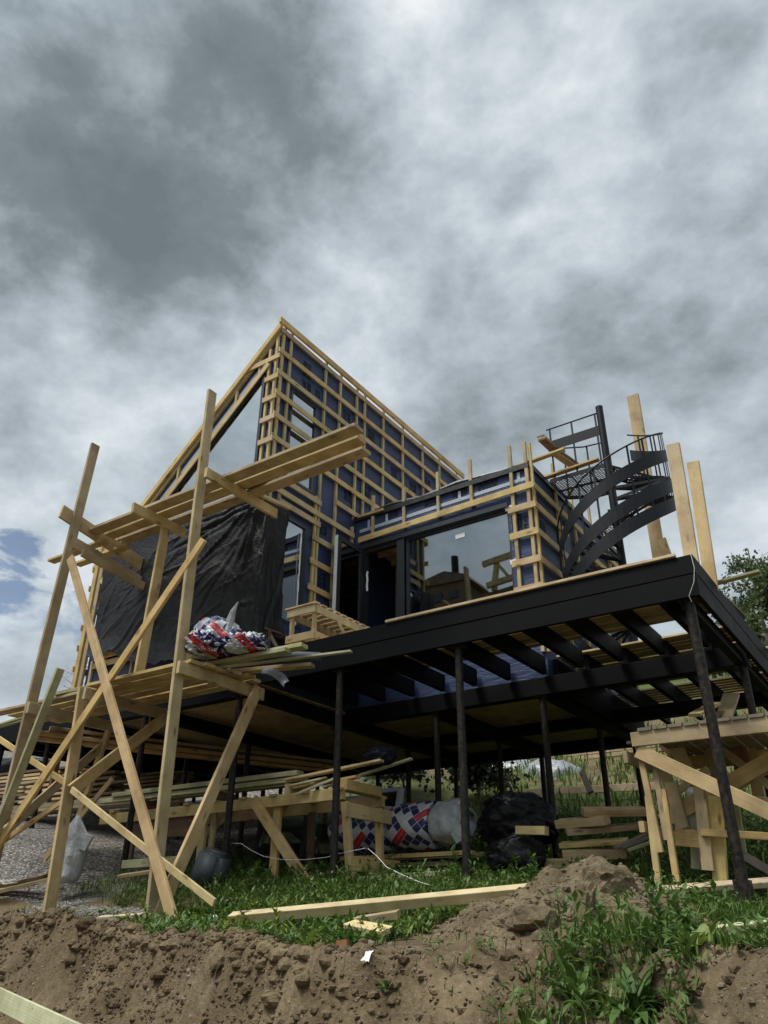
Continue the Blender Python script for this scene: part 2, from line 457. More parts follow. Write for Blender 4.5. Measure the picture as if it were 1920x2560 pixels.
# ------------------------------------------------------------------ ground
def build_ground():
    xs = [-260,-170,-110,-80,-60,-48,-38,-32,-27,-23,-20,-18,-16,-14.5,-13.2]
    x = -12.4
    while x < 1.2: xs.append(round(x,3)); x += .045
    xs += [1.5,2,3,4.5,6.5,9,13,20,32,60,120,220]
    ys = [-120,-60,-30,-18,-10,-5,-2,0,1.2,1.9]
    y = 2.2
    while y < 7.7: ys.append(round(y,3)); y += .04
    while y < 14: ys.append(round(y,3)); y += .16
    ys += [14.5,15.2,16,17,18,19.5,21,23,25,28,32,36,40,48,60,80,110,160,250]
    vs, g, far = [], [], []
    for Y in ys:
        for X in xs:
            z = ground_z(X, Y); ye = lerp_tab(T_EDGE_Y, X)
            if -13.5 < X < 1.4 and 1.9 < Y < 14:
                d = ye - Y
                rough = .03 if Y > ye + .25 else .055
                if d > -.25:
                    # slumped, furrowed cut face with clods
                    fur = fbm(X*2.2 + Y*1.6, Y*.7, 3.0, 4); rid = 1-2*abs(noise.noise((X*3.1+Y*1.5, Y*2.0, 8.0)))
                    clod = noise.noise((X*7.0, Y*5.0, z*7.0)); clod2 = noise.noise((X*17.0, Y*14.0, z*15.0)); clod3 = noise.noise((X*33.0, Y*30, 2.7))
                    k = min(1.0, (d + .25)/.4)
                    z += k*(.22*fur + .09*rid + .11*max(clod,-.1) + .055*clod2 + .026*clod3)
                z += rough*fbm(X*1.5, Y*1.5, 7.0, 5)
                z += .008*noise.noise((X*12, Y*12, 1.0))
            elif Y > 14: z += .35*fbm(X*.12, Y*.12, 2.0, 3)
            vs.append((X, Y, z))
            gv = 0.0
            if X < -8.2 and Y > 6.3: gv = min(1, (-8.2 - X)/.8)
            if -9.5 < X < -6.2 and ye < Y < 6.4: gv = max(gv, .75)
            if Y > 13 and X > -13: gv *= max(0, min(1, (-X-9)/4))
            g.append(gv if Y < 30 else max(0, gv - (Y-30)/20))
            far.append(max(0.0, min(1.0, (Y - 22)/10 + .35*fbm(X*.2, Y*.2, 5.0, 3))) if Y > 17 else (.75*min(1, (Y-12.5)/2) if Y > 12.5 and X > -12 else 0.0))
    nx = len(xs); fs = []
    for j in range(len(ys)-1):
        for i in range(nx-1):
            a = j*nx+i; fs.append((a, a+1, a+1+nx, a+nx))
    o = rawmesh('ground', vs, fs, SOIL, smooth=True)
    for nm, data in (('gravel', g), ('far', far)):
        at = o.data.attributes.new(nm, 'FLOAT', 'POINT'); at.data.foreach_set('value', data)
    tag(o, kind='structure')
build_ground()

# ------------------------------------------------------------------ house
XL, XR, YF, YB = -11.2, -7.45, 7.55, 13.8            # tower
BX0, BX1, BY0, BY1 = -7.45, -4.03, 9.78, 13.8        # side box
ZD, ZP = 3.3, 6.33                                   # deck, parapet
def zroof(x): return 9.25 + (min(x, -7.4) + 7.4)*.9
house = thing('house', (-7.45, 9.8, 3.0), 'unfinished house on stilts, navy membrane walls under a grid of pine battens', 'house')

def wall(poly, holes, normal_off, name='wall', mat=MEMB):
    """thick wall: poly and holes are lists of world points in one plane"""
    bm = bmesh.new()
    def ring(p): return [bm.verts.new(q) for q in p]
    loops = [poly] + holes; edges = []
    for l in loops:
        r = ring(l)
        for i in range(len(r)): edges.append(bm.edges.new((r[i], r[(i+1) % len(r)])))
    bmesh.ops.triangle_fill(bm, use_beauty=True, use_dissolve=False, edges=edges)
    f = list(bm.faces)
    ext = bmesh.ops.extrude_face_region(bm, geom=f)
    bmesh.ops.translate(bm, verts=[v for v in ext['geom'] if isinstance(v, bmesh.types.BMVert)], vec=Vector(normal_off))
    bmesh.ops.recalc_face_normals(bm, faces=bm.faces)
    base = WM[house.name].translation
    for v in bm.verts: v.co -= base
    return meshobj(name, bm, mat, house, Matrix.Translation(base))

def rectY(x0, x1, z0, z1, y): return [(x0,y,z0),(x1,y,z0),(x1,y,z1),(x0,y,z1)]
def rectX(y0, y1, z0, z1, x): return [(x,y0,z0),(x,y1,z0),(x,y1,z1),(x,y0,z1)]

GAB = [(-10.34,YF,5.98),(-7.70,YF,5.98),(-7.70,YF,8.35)]
LOWW = rectY(-10.7, -7.65, 3.75, 5.6, YF)
wall([(XL,YF,2.95),(XR,YF,2.95),(XR,YF,9.12),(XL,YF,zroof(XL)-.13)], [GAB, LOWW], (0,.16,0))
SW1 = rectX(7.92, 8.62, 6.36, 8.14, XR)              # tall side window, upper
SW2 = rectX(7.86, 8.54, 3.95, 5.70, XR)              # tall side window, lower
wall([(XR,YF+.16,2.95),(XR,YB,2.95),(XR,YB,9.12),(XR,YF+.16,9.12)], [SW1, SW2], (-.16,0,0))
wall([(XL,YF+.16,2.95),(XL,YB,2.95),(XL,YB,zroof(XL)-.13),(XL,YF+.16,zroof(XL)-.13)], [], (.16,0,0))
wall([(XL+.16,YB-.16,2.95),(XR-.16,YB-.16,2.95),(XR-.16,YB-.16,8.95),(XL+.16,YB-.16,zroof(XL)-.1)], [], (0,.16,0))
BW = rectY(-6.36, -4.43, 3.42, 5.72, BY0); BD = rectY(-7.22, -6.50, 3.42, 5.72, BY0)
wall([(BX0,BY0,2.95),(BX1,BY0,2.95),(BX1,BY0,ZP),(BX0,BY0,ZP)], [BW, BD], (0,.16,0))
wall([(BX1,BY0+.16,2.95),(BX1,BY1,2.95),(BX1,BY1,ZP),(BX1,BY0+.16,ZP)], [], (-.16,0,0))
wall([(BX0,BY1-.16,2.95),(BX1-.16,BY1-.16,2.95),(BX1-.16,BY1-.16,ZP),(BX0,BY1-.16,ZP)], [], (0,.16,0))
# roofs and floors
rf = MB()
y0, y1 = YF-.02, YB+.02
rf.prism([(XL-.1,y0,zroof(XL-.1)-.12),(XR-.0,y0,9.12),(XR,y0,9.2),(XL-.1,y0,zroof(XL-.1)-.04)], (0,y1-y0,0))
rf.build('roof', EPDM, house)
MB().box(BX0,BX1-.02,BY0+.02,BY1-.02,6.0,6.12).build('flat_roof', W_PLY, house)
ply = MB()
ply.box(XL+.02,XR-.02,YF+.02,YB-.2,2.93,3.0); ply.box(BX0+.0,BX1-.02,BY0+.02,BY1-.2,2.93,3.0)
ply.build('subfloor', W_PLY, house)
itr = MB()
for k in range(9): itr.box(BX0+.2, BX1-.2, BY0+.5+k*.42, BY0+.55+k*.42, 5.78, 5.98)
itr.build('ceiling_joists', W_PINE, house)
ins = MB()
ins.bar((-7.0,10.6,3.0),(-7.0,10.6,5.8),.15,.05,(1,0,0)); ins.bar((-6.2,11.6,3.0),(-6.2,11.6,5.8),.15,.05,(1,0,0)); ins.bar((-7.3,12.2,4.5),(-4.4,12.2,4.5),.15,.05)
ins.bar((-7.3,11.2,5.3),(-4.4,12.9,5.4),.2,.05)
ins.build('inner_studs', W_DARK, house)

def batt(p0, p1, w, t, hint, mat=W_BATT, name='batten'): return board(name, p0, p1, w, t, hint, mat, house, .0012)
def lath(p0, p1, hint, w=.098): return board('lath', p0, p1, w, .024, hint, W_LATH, house, .001)
# tower, right face: uprights stand 45 mm proud, laths on top of them
XV, XH = XR+.0245, XR+.0605
top = 9.06
for (y, za, zb) in ((7.60,2.98,top),(7.80,6.30,top),(8.78,3.3,top),(9.23,3.3,top),(9.75,6.36,top),(10.01,6.36,top),(10.65,6.36,top),(11.36,6.36,top),(12.14,6.36,top),(12.85,6.36,top),(13.72,6.36,top),
                    (7.80,2.98,3.9),(7.80,5.76,6.28),(8.70,4.05,6.35)):
    batt((XV,y,za),(XV,y,zb), .05, .045, (0,1,0))
batt((XV,9.72,3.35),(XV,9.72,6.2),.05,.045,(0,1,0))
for z, ya, yb in ((9.10,7.50,13.85),(8.65,7.478,13.84),(8.20,7.478,13.84),(7.77,7.478,13.84),(7.33,7.478,13.84),(6.90,7.478,7.92),(6.90,8.72,13.84),(6.46,9.2,13.84)):
    lath((XH,ya,z),(XH,yb,z),(0,0,1))
for z, ya, yb in ((6.24,7.95,8.80),(6.02,7.62,9.74),(5.84,7.78,8.80),(5.56,8.62,9.74),(5.13,8.60,9.74),(4.68,8.58,9.74),(4.23,8.56,9.74),(3.8,8.56,9.74),(5.55,7.478,7.83)):
    lath((XH,ya,z),(XH,yb,z),(0,0,1))
# ridge board with its packers
batt((XR+.07,7.42,9.27),(XR+.07,13.9,9.285), .12, .045, (0,0,1), W_LATH, 'ridge_board')
for y in (7.62,7.8,8.78,9.23,9.75,10.01,10.65,11.36,12.14,12.85,13.6):
    batt((XR+.028,y,9.10),(XR+.028,y,9.27), .05, .04, (0,1,0))
# tower, front face
YV, YH = YF-.0245, YF-.0605
batt((XR-.03,YV,5.4),(XR-.03,YV,9.10), .05, .045, (1,0,0))
batt((-7.63,YV,5.4),(-7.63,YV,8.78), .05, .045, (1,0,0))
for z, xa in ((8.51,-8.2),(8.09,-7.67),(7.67,-7.68),(7.26,-7.69),(6.83,-7.69),(6.4,-7.69),(5.97,-7.69)):
    lath((xa,YH,z+.02),(XR+.075,YH,z+.02),(0,0,1))
def slope(xa, xb, dz, w, t, y, mat, name): return board(name, (xa,y,zroof(xa)+dz), (xb,y,zroof(xb)+dz), w, t, (0,0,1), mat, house, .001)
slope(-11.45, -7.37, -.04, .10, .045, YF-.075, W_LATH, 'verge_board')
slope(-11.3, -7.42, -.17, .05, .045, YV, W_BATT, 'batten')
slope(-11.2, -7.62, -.60, .105, .024, YH, W_LATH, 'lath')
for x in (-7.85,-8.35,-8.95,-9.6,-10.25,-10.9):
    batt((x,YV,zroof(x)-.64),(x,YV,zroof(x)-.2), .05, .045, (1,0,0))
board('tape', (-11.0,YF-.004,zroof(-11.0)-.36), (-7.75,YF-.004,zroof(-7.75)-.36), .06, .003, (0,0,1), TAPE, house, 0)
for (xa,xb,za,zb) in ((-11.0,-9.9,3.84,3.84),(-11.0,-9.95,3.70,3.70)):
    lath((xa,YH,za),(xb,YH,zb),(0,0,1))
lath((-11.05,YH,3.36),(-9.6,YH,3.36),(0,0,1), .12)
for x in (-11.05,-10.72,-10.02): batt((x,YV,3.3),(x,YV,3.8), .05,.045,(1,0,0), W_BATT)
# left corner, seen on edge
batt((-11.27,7.50,3.0),(-11.27,7.50,6.0), .12,.05,(1,0,0), W_PINE, 'corner_board')
batt((-11.36,7.46,3.0),(-11.36,7.46,5.95), .10,.03,(1,0,0), W_PINE, 'corner_board')
for k in range(8): batt((-11.42,7.42,3.35+.36*k),(-11.42,13.8,3.35+.36*k), .1,.024,(0,0,1), W_LATH, 'lath')
# box, front face
YV2, YH2 = BY0-.0245, BY0-.0605
for x, za, zb in ((-7.00,5.93,6.72),(-6.35,5.93,6.66),(-5.67,5.93,6.76),(-5.05,5.93,6.79),(-4.33,3.42,6.80),(-4.07,3.34,6.78)):
    batt((x,YV2,za),(x,YV2,zb), .055,.045,(1,0,0))
batt((BX1+.0245,9.80,3.34),(BX1+.0245,9.80,6.76), .05,.045,(0,1,0))
lath((-7.28,YH2,5.90),(BX1+.075,YH2,5.97),(0,0,1), .105)
for z in (5.63,5.18,4.73,4.30): lath((-4.42,YH2,z),(BX1+.075,YH2,z),(0,0,1), .105)
lath((-7.30,YH2,6.37),(-6.75,YH2,6.36),(0,0,1), .05)
board('tape', (-7.3,BY0-.004,6.10),(-4.05,BY0-.004,6.14), .062,.003,(0,0,1),TAPE,house,0)
for x in (-7.1,-6.72,-5.28,-4.22): board('tape', (x,BY0-.007,6.12),(x,BY0-.007,6.28), .05,.003,(1,0,0),TAPE,house,0)
for (x,z) in ((-4.46,5.70),(-4.44,4.79)): board('tape',(x-.03,BY0-.007,z),(x+.09,BY0-.007,z+.02),.07,.004,(0,0,1),FOIL,house,0)
edge = MB()
edge.bar((-7.4,BY0-.02,6.345),(BX1,BY0-.02,6.345),.09,.06); edge.bar((BX1+.01,BY0,6.345),(BX1+.01,BY1,6.345),.09,.05)
edge.build('roof_edging', EPDM, house)
roll = MB(); roll.tube([(-7.2,BY0+.02,6.40),(-6.6,BY0+.0,6.43),(-6.0,BY0+.03,6.40),(-5.3,BY0+.0,6.43),(-4.4,BY0+.02,6.41)],[.03,.05,.04,.055,.03],8)
roll.build('folded_roof_sheet', EPDM, house, True)
# box, right face
XV2, XH2 = BX1+.0245, BX1+.0605
for y, zb in ((10.72,6.85),(11.45,6.75),(12.3,6.8),(13.1,6.85),(13.7,6.7)):
    batt((XV2,y,3.34),(XV2,y,zb), .05,.045,(0,1,0))
for z, yb in ((5.97,13.8),(5.63,11.0),(5.18,11.0),(4.73,11.0),(4.30,13.8)): lath((XH2,9.755,z),(XH2,yb,z),(0,0,1),.105)
for z in (5.63,5.18,4.73): lath((XH2,11.35,z),(XH2,13.8,z),(0,0,1),.105)

# windows
def window(name, plane, a0, a1, z0, z1, pos, bar=.06, gmat=GLASS, mull=()):
    """a framed light in a wall opening; plane 'Y' faces the front, 'X' faces right"""
    fr = MB()
    def bx(u0,u1,w0,w1,d0,d1):
        if plane == 'Y': fr.box(u0,u1,pos+d0,pos+d1,w0,w1)
        else: fr.box(pos-d1,pos-d0,u0,u1,w0,w1)
    e0, e1 = (.03,.11) if plane == 'Y' else (-.012,.07)
    bx(a0,a0+bar,z0,z1,e0,e1); bx(a1-bar,a1,z0,z1,e0,e1); bx(a0+bar,a1-bar,z0,z0+bar,e0,e1); bx(a0+bar,a1-bar,z1-bar,z1,e0,e1)
    for u in mull: bx(u-.035,u+.035,z0+bar,z1-bar,.03,.11)
    f = fr.build('window', FRAME, house)
    g = MB()
    if plane == 'Y': g.box(a0+bar-.005,a1-bar+.005,pos+.062,pos+.082,z0+bar-.005,z1-bar+.005)
    else: g.box(pos-.035,pos-.015,a0+bar-.005,a1-bar+.005,z0+bar-.005,z1-bar+.005)
    g.build('pane', gmat, f)
    return f
window('window','Y',-6.36,-4.43,3.42,5.72,BY0,.045)
window('window','X',7.92,8.62,6.36,8.14,XR,.05,GLASS_UP)
window('window','X',7.86,8.54,3.95,5.70,XR,.05,GLASS_UP)
window('window','Y',-10.7,-7.65,3.75,5.6,YF,.06)
# gable light
gf = MB(); yy = YF-.035
gf.bar((-9.86,yy+.04,6.01),(-7.70,yy+.04,6.01),.06,.08); gf.bar((-7.73,yy+.04,5.98),(-7.73,yy+.04,8.30),.06,.08,(1,0,0)); gf.bar((-10.30,yy+.04,5.98),(-7.70,yy+.04,8.32),.05,.08)
gw = gf.build('window', FRAME, house)
g = MB(); g.prism([(-10.3,yy+.03,6.0),(-7.72,yy+.03,6.0),(-7.72,yy+.03,8.32)],(0,.02,0)); g.build('pane', GLASS_UP, gw)
fl = MB()
pts = []
for i in range(30):
    x = -10.2 + i*.082 + .02*noise.noise((i*.9,0,0)); zt = 5.98+(x+10.34)*.898
    pts.append((x, zt))
for i in range(29):
    h0 = .06+.10*abs(noise.noise((i*.55,2,0))); h1 = .06+.10*abs(noise.noise(((i+1)*.55,2,0)))
    (xa,za),(xb,zb) = pts[i],pts[i+1]
    fl.prism([(xa,YF-.040,za+.05),(xb,YF-.040,zb+.05),(xb,YF-.042,zb-h1),(xa,YF-.042,za-h0)],(0,.006,0))
fl.build('torn_membrane_flap', EPDM, house)
# door opening with the leaf swung out
df = MB(); df.box(-7.22,-7.17,BY0+.02,BY0+.12,3.42,5.72); df.box(-6.505,-6.36,BY0-.02,BY0+.13,3.42,5.72); df.box(-7.17,-6.505,BY0+.02,BY0+.12,5.66,5.72)
df.box(-7.22,-4.43,BY0-.045,BY0+.03,5.725,5.80)
df.build('door_frame', FRAME, house)
dl = MB()
def leafbox(y0,y1,z0,z1): dl.box(-7.235,-7.175,y0,y1,z0,z1)
leafbox(9.04,9.12,3.44,5.70); leafbox(9.66,9.74,3.44,5.70); leafbox(9.12,9.66,3.44,3.52); leafbox(9.12,9.66,5.62,5.70)
leaf = dl.build('door', FRAME, house)
MB().box(-7.215,-7.195,9.115,9.665,3.515,5.625).build('pane', GLASS, leaf)
MB().box(-7.243,-7.19,9.02,9.04,3.44,5.70).build('door_edge_strip', FOIL, leaf)
foam = MB()
foam.tube([(-7.14,BY0+.03,5.3+.02*i) if i<1 else (-7.14+.02*noise.noise((i*.7,1,0)),BY0+.03,5.35-.05*i) for i in range(9)],.018,6)
foam.tube([(-6.53+.015*noise.noise((i*.7,5,0)),BY0+.02,4.2-.06*i) for i in range(12)],[.012+.014*abs(noise.noise((i,1,1))) for i in range(12)],6)
foam.build('foam_seal', FOIL, house, True)
st = MB()
st.tube([(XR+.012,8.40+.02*noise.noise((i*.5,3,0)),5.55-.075*i) for i in range(22)],[.008+.014*abs(noise.noise((i*.8,4,1))) for i in range(22)],6)
st.build('foam_seal', FOIL, house, True)
MB().box(-5.42,-5.25,BY0+.055,BY0+.06,5.47,5.54).build('glass_sticker', PAPER, house)

# illegible two-line prints on the membrane (short ink strokes, as they read in the photo)
def prints(o, u, v, n=6, s=.085):
    o, u, v = Vector(o), Vector(u).normalized(), Vector(v).normalized()
    nn = u.cross(v); mb = MB()
    for line in range(2):
        for k in range(n):
            c = o + u*(k*s*1.0) + v*(-line*s*1.5)
            segs = rnd.sample([((0,0),(0,1)),((0,0),(.65,0)),((0,1),(.65,1)),((.65,0),(.65,1)),((0,.5),(.65,.5)),((0,0),(.65,1))], 4)
            for (a,b) in segs:
                p, q = c+u*a[0]*s+v*a[1]*s, c+u*b[0]*s+v*b[1]*s
                d = (q-p).normalized()
                mb.bar(p-d*s*.09, q+d*s*.09, s*.2, .002, d.cross(nn))
    return mb.build('membrane_print', INK, house)
XP, YP, YP2, XP2 = XR+.003, YF-.003, BY0-.003, BX1+.003
prints((XP,8.32,8.5),(0,0,-1),(0,1,0),4); prints((XP,9.5,8.55),(0,0,-1),(0,1,0),4,.08); prints((XP,8.62,8.5),(0,0,-1),(0,1,0),3,.05)
prints((XP,10.3,8.55),(0,0,-1),(0,1,0),4,.08); prints((XP,11.8,8.1),(0,0,-1),(0,1,0),4,.09); prints((XP,12.5,7.6),(0,0,-1),(0,1,0),4,.08)
prints((XP,11.1,8.1),(0,0,-1),(0,1,0),4,.07); prints((XP,9.0,5.05),(0,0,-1),(0,1,0),4,.07); prints((XP,9.6,7.0),(0,0,-1),(0,1,0),5,.07); prints((XP,8.98,5.9),(0,0,-1),(0,1,0),3,.06)
prints((-4.93,YP2,6.24),(1,0,0),(0,0,1),6,.06); prints((-4.30,YP2,5.55),(0,0,-1),(1,0,0),4,.06)
prints((XP2,10.1,5.48),(0,0,-1),(0,1,0),4,.08); prints((XP2,11.0,5.9),(0,0,-1),(0,1,0),4,.07); prints((-4.20,YP2,5.5),(0,0,-1),(1,0,0),4,.055)
for (yy_, zz_, n_) in ((10.9,7.2,4),(11.7,7.1,4),(10.2,7.25,3),(12.4,8.5,4),(13.1,8.0,4),(9.35,5.0,4),(9.4,4.6,3),(8.3,8.9,4),(9.0,7.6,3),(9.45,8.1,4),(10.7,6.75,3),(9.05,4.5,4),(9.5,5.9,3)):
    prints((XP,yy_,zz_),(0,0,-1),(0,1,0),n_,.08)
for xx_ in (-6.75,-5.95,-5.4): prints((xx_,YP2,6.27),(1,0,0),(0,0,1),5,.055)

# ------------------------------------------------------------------ terrace on stilts
terr = thing('terrace', (-4.5, 8.6, 2.8), 'raised terrace with tall black fascia and open black joists on slim piles', 'terrace')
def tb(name, p0, p1, w, t, hint, mat=W_BLACK): return board(name, p0, p1, w, t, hint, mat, terr, .0006)
tb('fascia', (-7.75,7.52,3.18),(-1.46,7.52,3.18), .20,.05,(0,0,1)); tb('fascia', (-7.75,7.523,2.96),(-1.46,7.523,2.96), .228,.05,(0,0,1))
tb('fascia', (-1.485,7.548,3.18),(-1.485,13.7,3.18), .20,.05,(0,0,1)); tb('fascia', (-1.488,7.548,2.96),(-1.488,13.7,2.96), .228,.05,(0,0,1))
x = -1.95
while x > -7.4:
    tb('joist', (x,7.55,3.13),(x,9.72,3.13), .24,.07,(0,0,1)); x -= .53
for x in (-1.95,-2.48,-3.01,-3.54): tb('joist', (x,9.93,3.13),(x,13.6,3.13), .24,.07,(0,0,1))
tb('beam', (-7.5,9.84,2.87),(-1.52,9.84,2.87), .24,.16,(0,0,1)); tb('beam', (-7.5,12.0,2.86),(-1.52,12.0,2.86), .2,.14,(0,0,1)); tb('beam', (-11.2,13.7,2.86),(-1.52,13.7,2.86), .24,.14,(0,0,1))
tb('beam', (-11.2,7.66,2.86),(-7.5,7.66,2.86), .2,.14,(0,0,1))
for x in (-11.15,-9.6,-7.52,-5.9,-4.1): tb('beam', (x,7.75 if x<-7 else 9.95,2.80),(x,13.6,2.80), .18,.14,(0,0,1))
tb('beam', (-3.985,9.95,3.04),(-3.985,13.6,3.04), .46,.07,(0,0,1))
tb('beam', (-1.62,7.58,2.82),(-1.62,13.6,2.82), .14,.1,(0,0,1))
# boards laid so far
y = 7.585
k = 0
while y < 9.30:
    tb('deck_board', (-7.4,y,3.272),(-1.5,y,3.272), .118,.028,(0,1,0), W_PINE); y += .125
for y in (9.9,10.03,10.16,10.29,10.42,10.6,10.75,10.9,11.05,11.2,11.35,11.5,11.65,11.8,12.25,12.4,12.55,12.7,12.85,13.0,13.2,13.4):
    tb('deck_board', (-3.92,y,3.272),(-1.5,y,3.272), .118,.028,(0,1,0), W_PINE)
tb('edge_strip', (-5.15,7.50,3.302),(-1.62,7.50,3.302), .07,.032,(0,1,0), W_FRESH)
def pile(x, y, r=.045, ztop=2.86):
    zb = ground_z(x, y) - .25
    mb = MB(); mb.tube([(x,y,zb),(x,y,ztop-.01)], r, 14); mb.box(x-.09,x+.09,y-.07,y+.07,ztop-.012,ztop)
    return mb.build('pile', PILE, terr, True)
for x in (-1.6,-4.22,-5.94,-7.68,-9.61,-11.09):
    pile(x, 7.62, .05 if x > -2 else .045, 2.845 if x > -7.5 else 2.76)
for x in (-1.6,-4.18,-5.86,-7.7,-9.6,-11.1): pile(x, 9.84, .045, 2.75)
for x in (-1.6,-4.2,-5.94,-7.75,-9.6,-11.2): pile(x, 12.0, .045, 2.75); pile(x, 13.7, .045, 2.74)
tb('pile_sleeve', (-1.6,7.62,.0),(-1.6,7.62,.35), .13,.13,(1,0,0), PILE)
cb = MB(); cb.tube([(-1.47,7.478,3.28),(-1.46,7.475,3.12),(-1.49,7.478,2.98),(-1.56,7.478,2.85),(-1.55,7.50,2.79)],.0025,6)
tag(cb.build('loose_cable', CABLE, None, True), 'thin white cable hanging over the front right corner of the black fascia', 'cable')
# left wing of the terrace
lt = thing('side_terrace', (-13.2, 9.5, 2.8), 'black side terrace beyond the left tower corner, seen from below', 'terrace')
for a, b in (((-14.9,8.2,3.12),(-11.4,8.2,3.12)),((-14.9,8.2,3.12),(-14.9,13.5,3.12)),((-14.9,13.5,3.12),(-11.4,13.5,3.12))):
    board('fascia', a, b, .36, .05, (0,0,1), W_BLACK, lt, .0006)
MB().box(-14.86,-11.42,8.24,13.46,3.1,3.16).build('underside', W_BLACK, lt)
for x in (-14.2,-13.5,-12.8,-12.1): board('joist',(x,8.25,3.0),(x,13.4,3.0),.2,.06,(0,0,1),W_BLACK,lt,.0006)
for x, y in ((-14.7,8.4),(-13.2,8.4),(-12.0,11.4),(-14.6,13.3),(-13.2,13.3),(-11.9,13.3),(-14.7,10.8)):
    mb = MB(); mb.tube([(x,y,ground_z(x,y)-.2),(x,y,3.0)],.045,12); mb.build('pile', PILE, lt, True)

# ------------------------------------------------------------------ black sheet over the lower tower front
def sheet():
    NU, NV = 190, 110
    cr = random.Random(77); CREASE = []
    for k in range(26):
        an = R(cr.uniform(185, 268)); CREASE.append((3.62+cr.uniform(-.12,.1), 5.78+cr.uniform(-.12,.06), math.cos(an), math.sin(an), cr.uniform(.012,.035), cr.uniform(.012,.045)*cr.choice((1,1,-1)), cr.uniform(.5,2.6)))
    for k in range(46):
        an = R(cr.gauss(212, 16)); CREASE.append((cr.uniform(.4,3.9), cr.uniform(3.9,5.9), math.cos(an), math.sin(an), cr.uniform(.010,.03), cr.uniform(.006,.022)*cr.choice((1,1,-1)), cr.uniform(.3,1.5)))
    for k in range(14):
        an = R(cr.gauss(265, 6)); CREASE.append((cr.uniform(3.5,4.25), cr.uniform(4.6,5.8), math.cos(an), math.sin(an), cr.uniform(.012,.03), cr.uniform(.015,.04)*cr.choice((1,-1)), cr.uniform(.8,2.2)))
    vs, fs = [], []
    w0, w1 = 3.78, .50                              # front run, wrap round the corner
    for j in range(NV+1):
        v = j/NV
        for i in range(NU+1):
            s = i/NU*(w0+w1)
            # hung edge: sags at the left, gathered at the right corner
            ztop = 5.86 + .05*math.sin(s*1.3) - .38*max(0, 1-s/.9)**2*.3 - .14*max(0, s-3.2)
            zbot = 3.36 + .50*max(0, 1-s/2.4) + .06*math.sin(s*3.1) - .1*max(0, s-2.5)
            if s > w0: zbot += .35
            z = ztop + (zbot-ztop)*v
            if s <= w0: x, y, nx, ny = -11.08+s, 7.43, 0, -1
            else: x, y, nx, ny = -7.30, 7.43+(s-w0), 1, 0
            c = max(0, 1-abs(s-w0)/.12)
            if c > 0: nx, ny = (nx+c*(.7 if nx == 0 else 0)), (ny-c*(.7 if ny == 0 else 0))
            # loose irregular creases, most of them pulled from the gathered top right corner
            f = .045*noise.noise((s*.8, z*.8, 6.0)) + .018*noise.noise((s*2.3, z*2.3, 16.0)) + .005*noise.noise((s*9, z*9, 2.0))
            for (ax, az, ux, uz, wd, am, ln) in CREASE:
                qx, qz = s-ax, z-az
                al = qx*ux+qz*uz
                if al < -.05 or al > ln: continue
                ac = qx*uz-qz*ux + .07*math.sin(al*2.1+ax*9) + .03*noise.noise((al*3,ax*5,az))
                if abs(ac) > wd*3: continue
                f += am*math.exp(-(ac/wd)**2)*math.sin(math.pi*min(1, max(0,(al+.05)/(ln+.05))))**.6
            f += .05*math.sin(math.pi*v)*math.sin(math.pi*min(1, s/w0))
            if v > .86: f += .09*(v-.86)/.14*(.5+.8*abs(noise.noise((s*2.2,9,0))))
            z2 = z + (v**8)*(.10*noise.noise((s*2.2,1,7))+.05*noise.noise((s*7,1,3))) + ((1-v)**10)*.05*noise.noise((s*3,5,7))
            vs.append((x+nx*f, y+ny*f, z2))
    for j in range(NV):
        for i in range(NU):
            a = j*(NU+1)+i; fs.append((a,a+1,a+NU+2,a+NU+1))
    base = Vector((-9.2,7.4,3.4))
    o = rawmesh('plastic_sheet', [tuple(Vector(v)-base) for v in vs], fs, PLASTIC, None, Matrix.Translation(base), True)
    tag(o, 'big sheet of wrinkled black plastic hung over the lower front of the tower', 'plastic sheet')
sheet()
def lump(name, c, size, mat, amp=.25, fr=2.0, seed=0.0, parent=None, sub=4, rot=0.0, flat=0.0, uv=False, tilt=0.0):
    """a soft crumpled body resting on its flattened underside"""
    bm = bmesh.new()
    bmesh.ops.create_icosphere(bm, subdivisions=sub, radius=1.0)
    for v in bm.verts:
        p = v.co.copy()
        d = 1 + amp*fbm(p.x*fr+seed, p.y*fr, p.z*fr, 4) + amp*.5*(1-abs(noise.noise((p.x*fr*2.2+seed, p.y*fr*2.2, p.z*fr*2.2)))*2)*.5
        q = p*d
        if flat and q.z < -flat: q.z = -flat + (q.z+flat)*.15
        v.co = Vector((q.x*size[0], q.y*size[1], q.z*size[2]))
    if uv:
        lay = bm.loops.layers.uv.new('UVMap')
        for f in bm.faces:
            for l in f.loops:
                p = l.vert.co; l[lay].uv = (p.x*12.0, (p.z+.35*p.y)*12.0)
    M = Matrix.Translation(Vector(c)) @ Matrix.Rotation(rot,4,'Z') @ Matrix.Rotation(tilt,4,'Y')
    return meshobj(name, bm, mat, parent, M, True)
tag(lump('plastic_sheet', (-8.15,7.2,2.98), (.62,.12,.22), PLASTIC, .5, 2.6, 4.0), 'bunched black plastic spilling from the foot of the hung sheet onto the scaffold', 'plastic sheet')

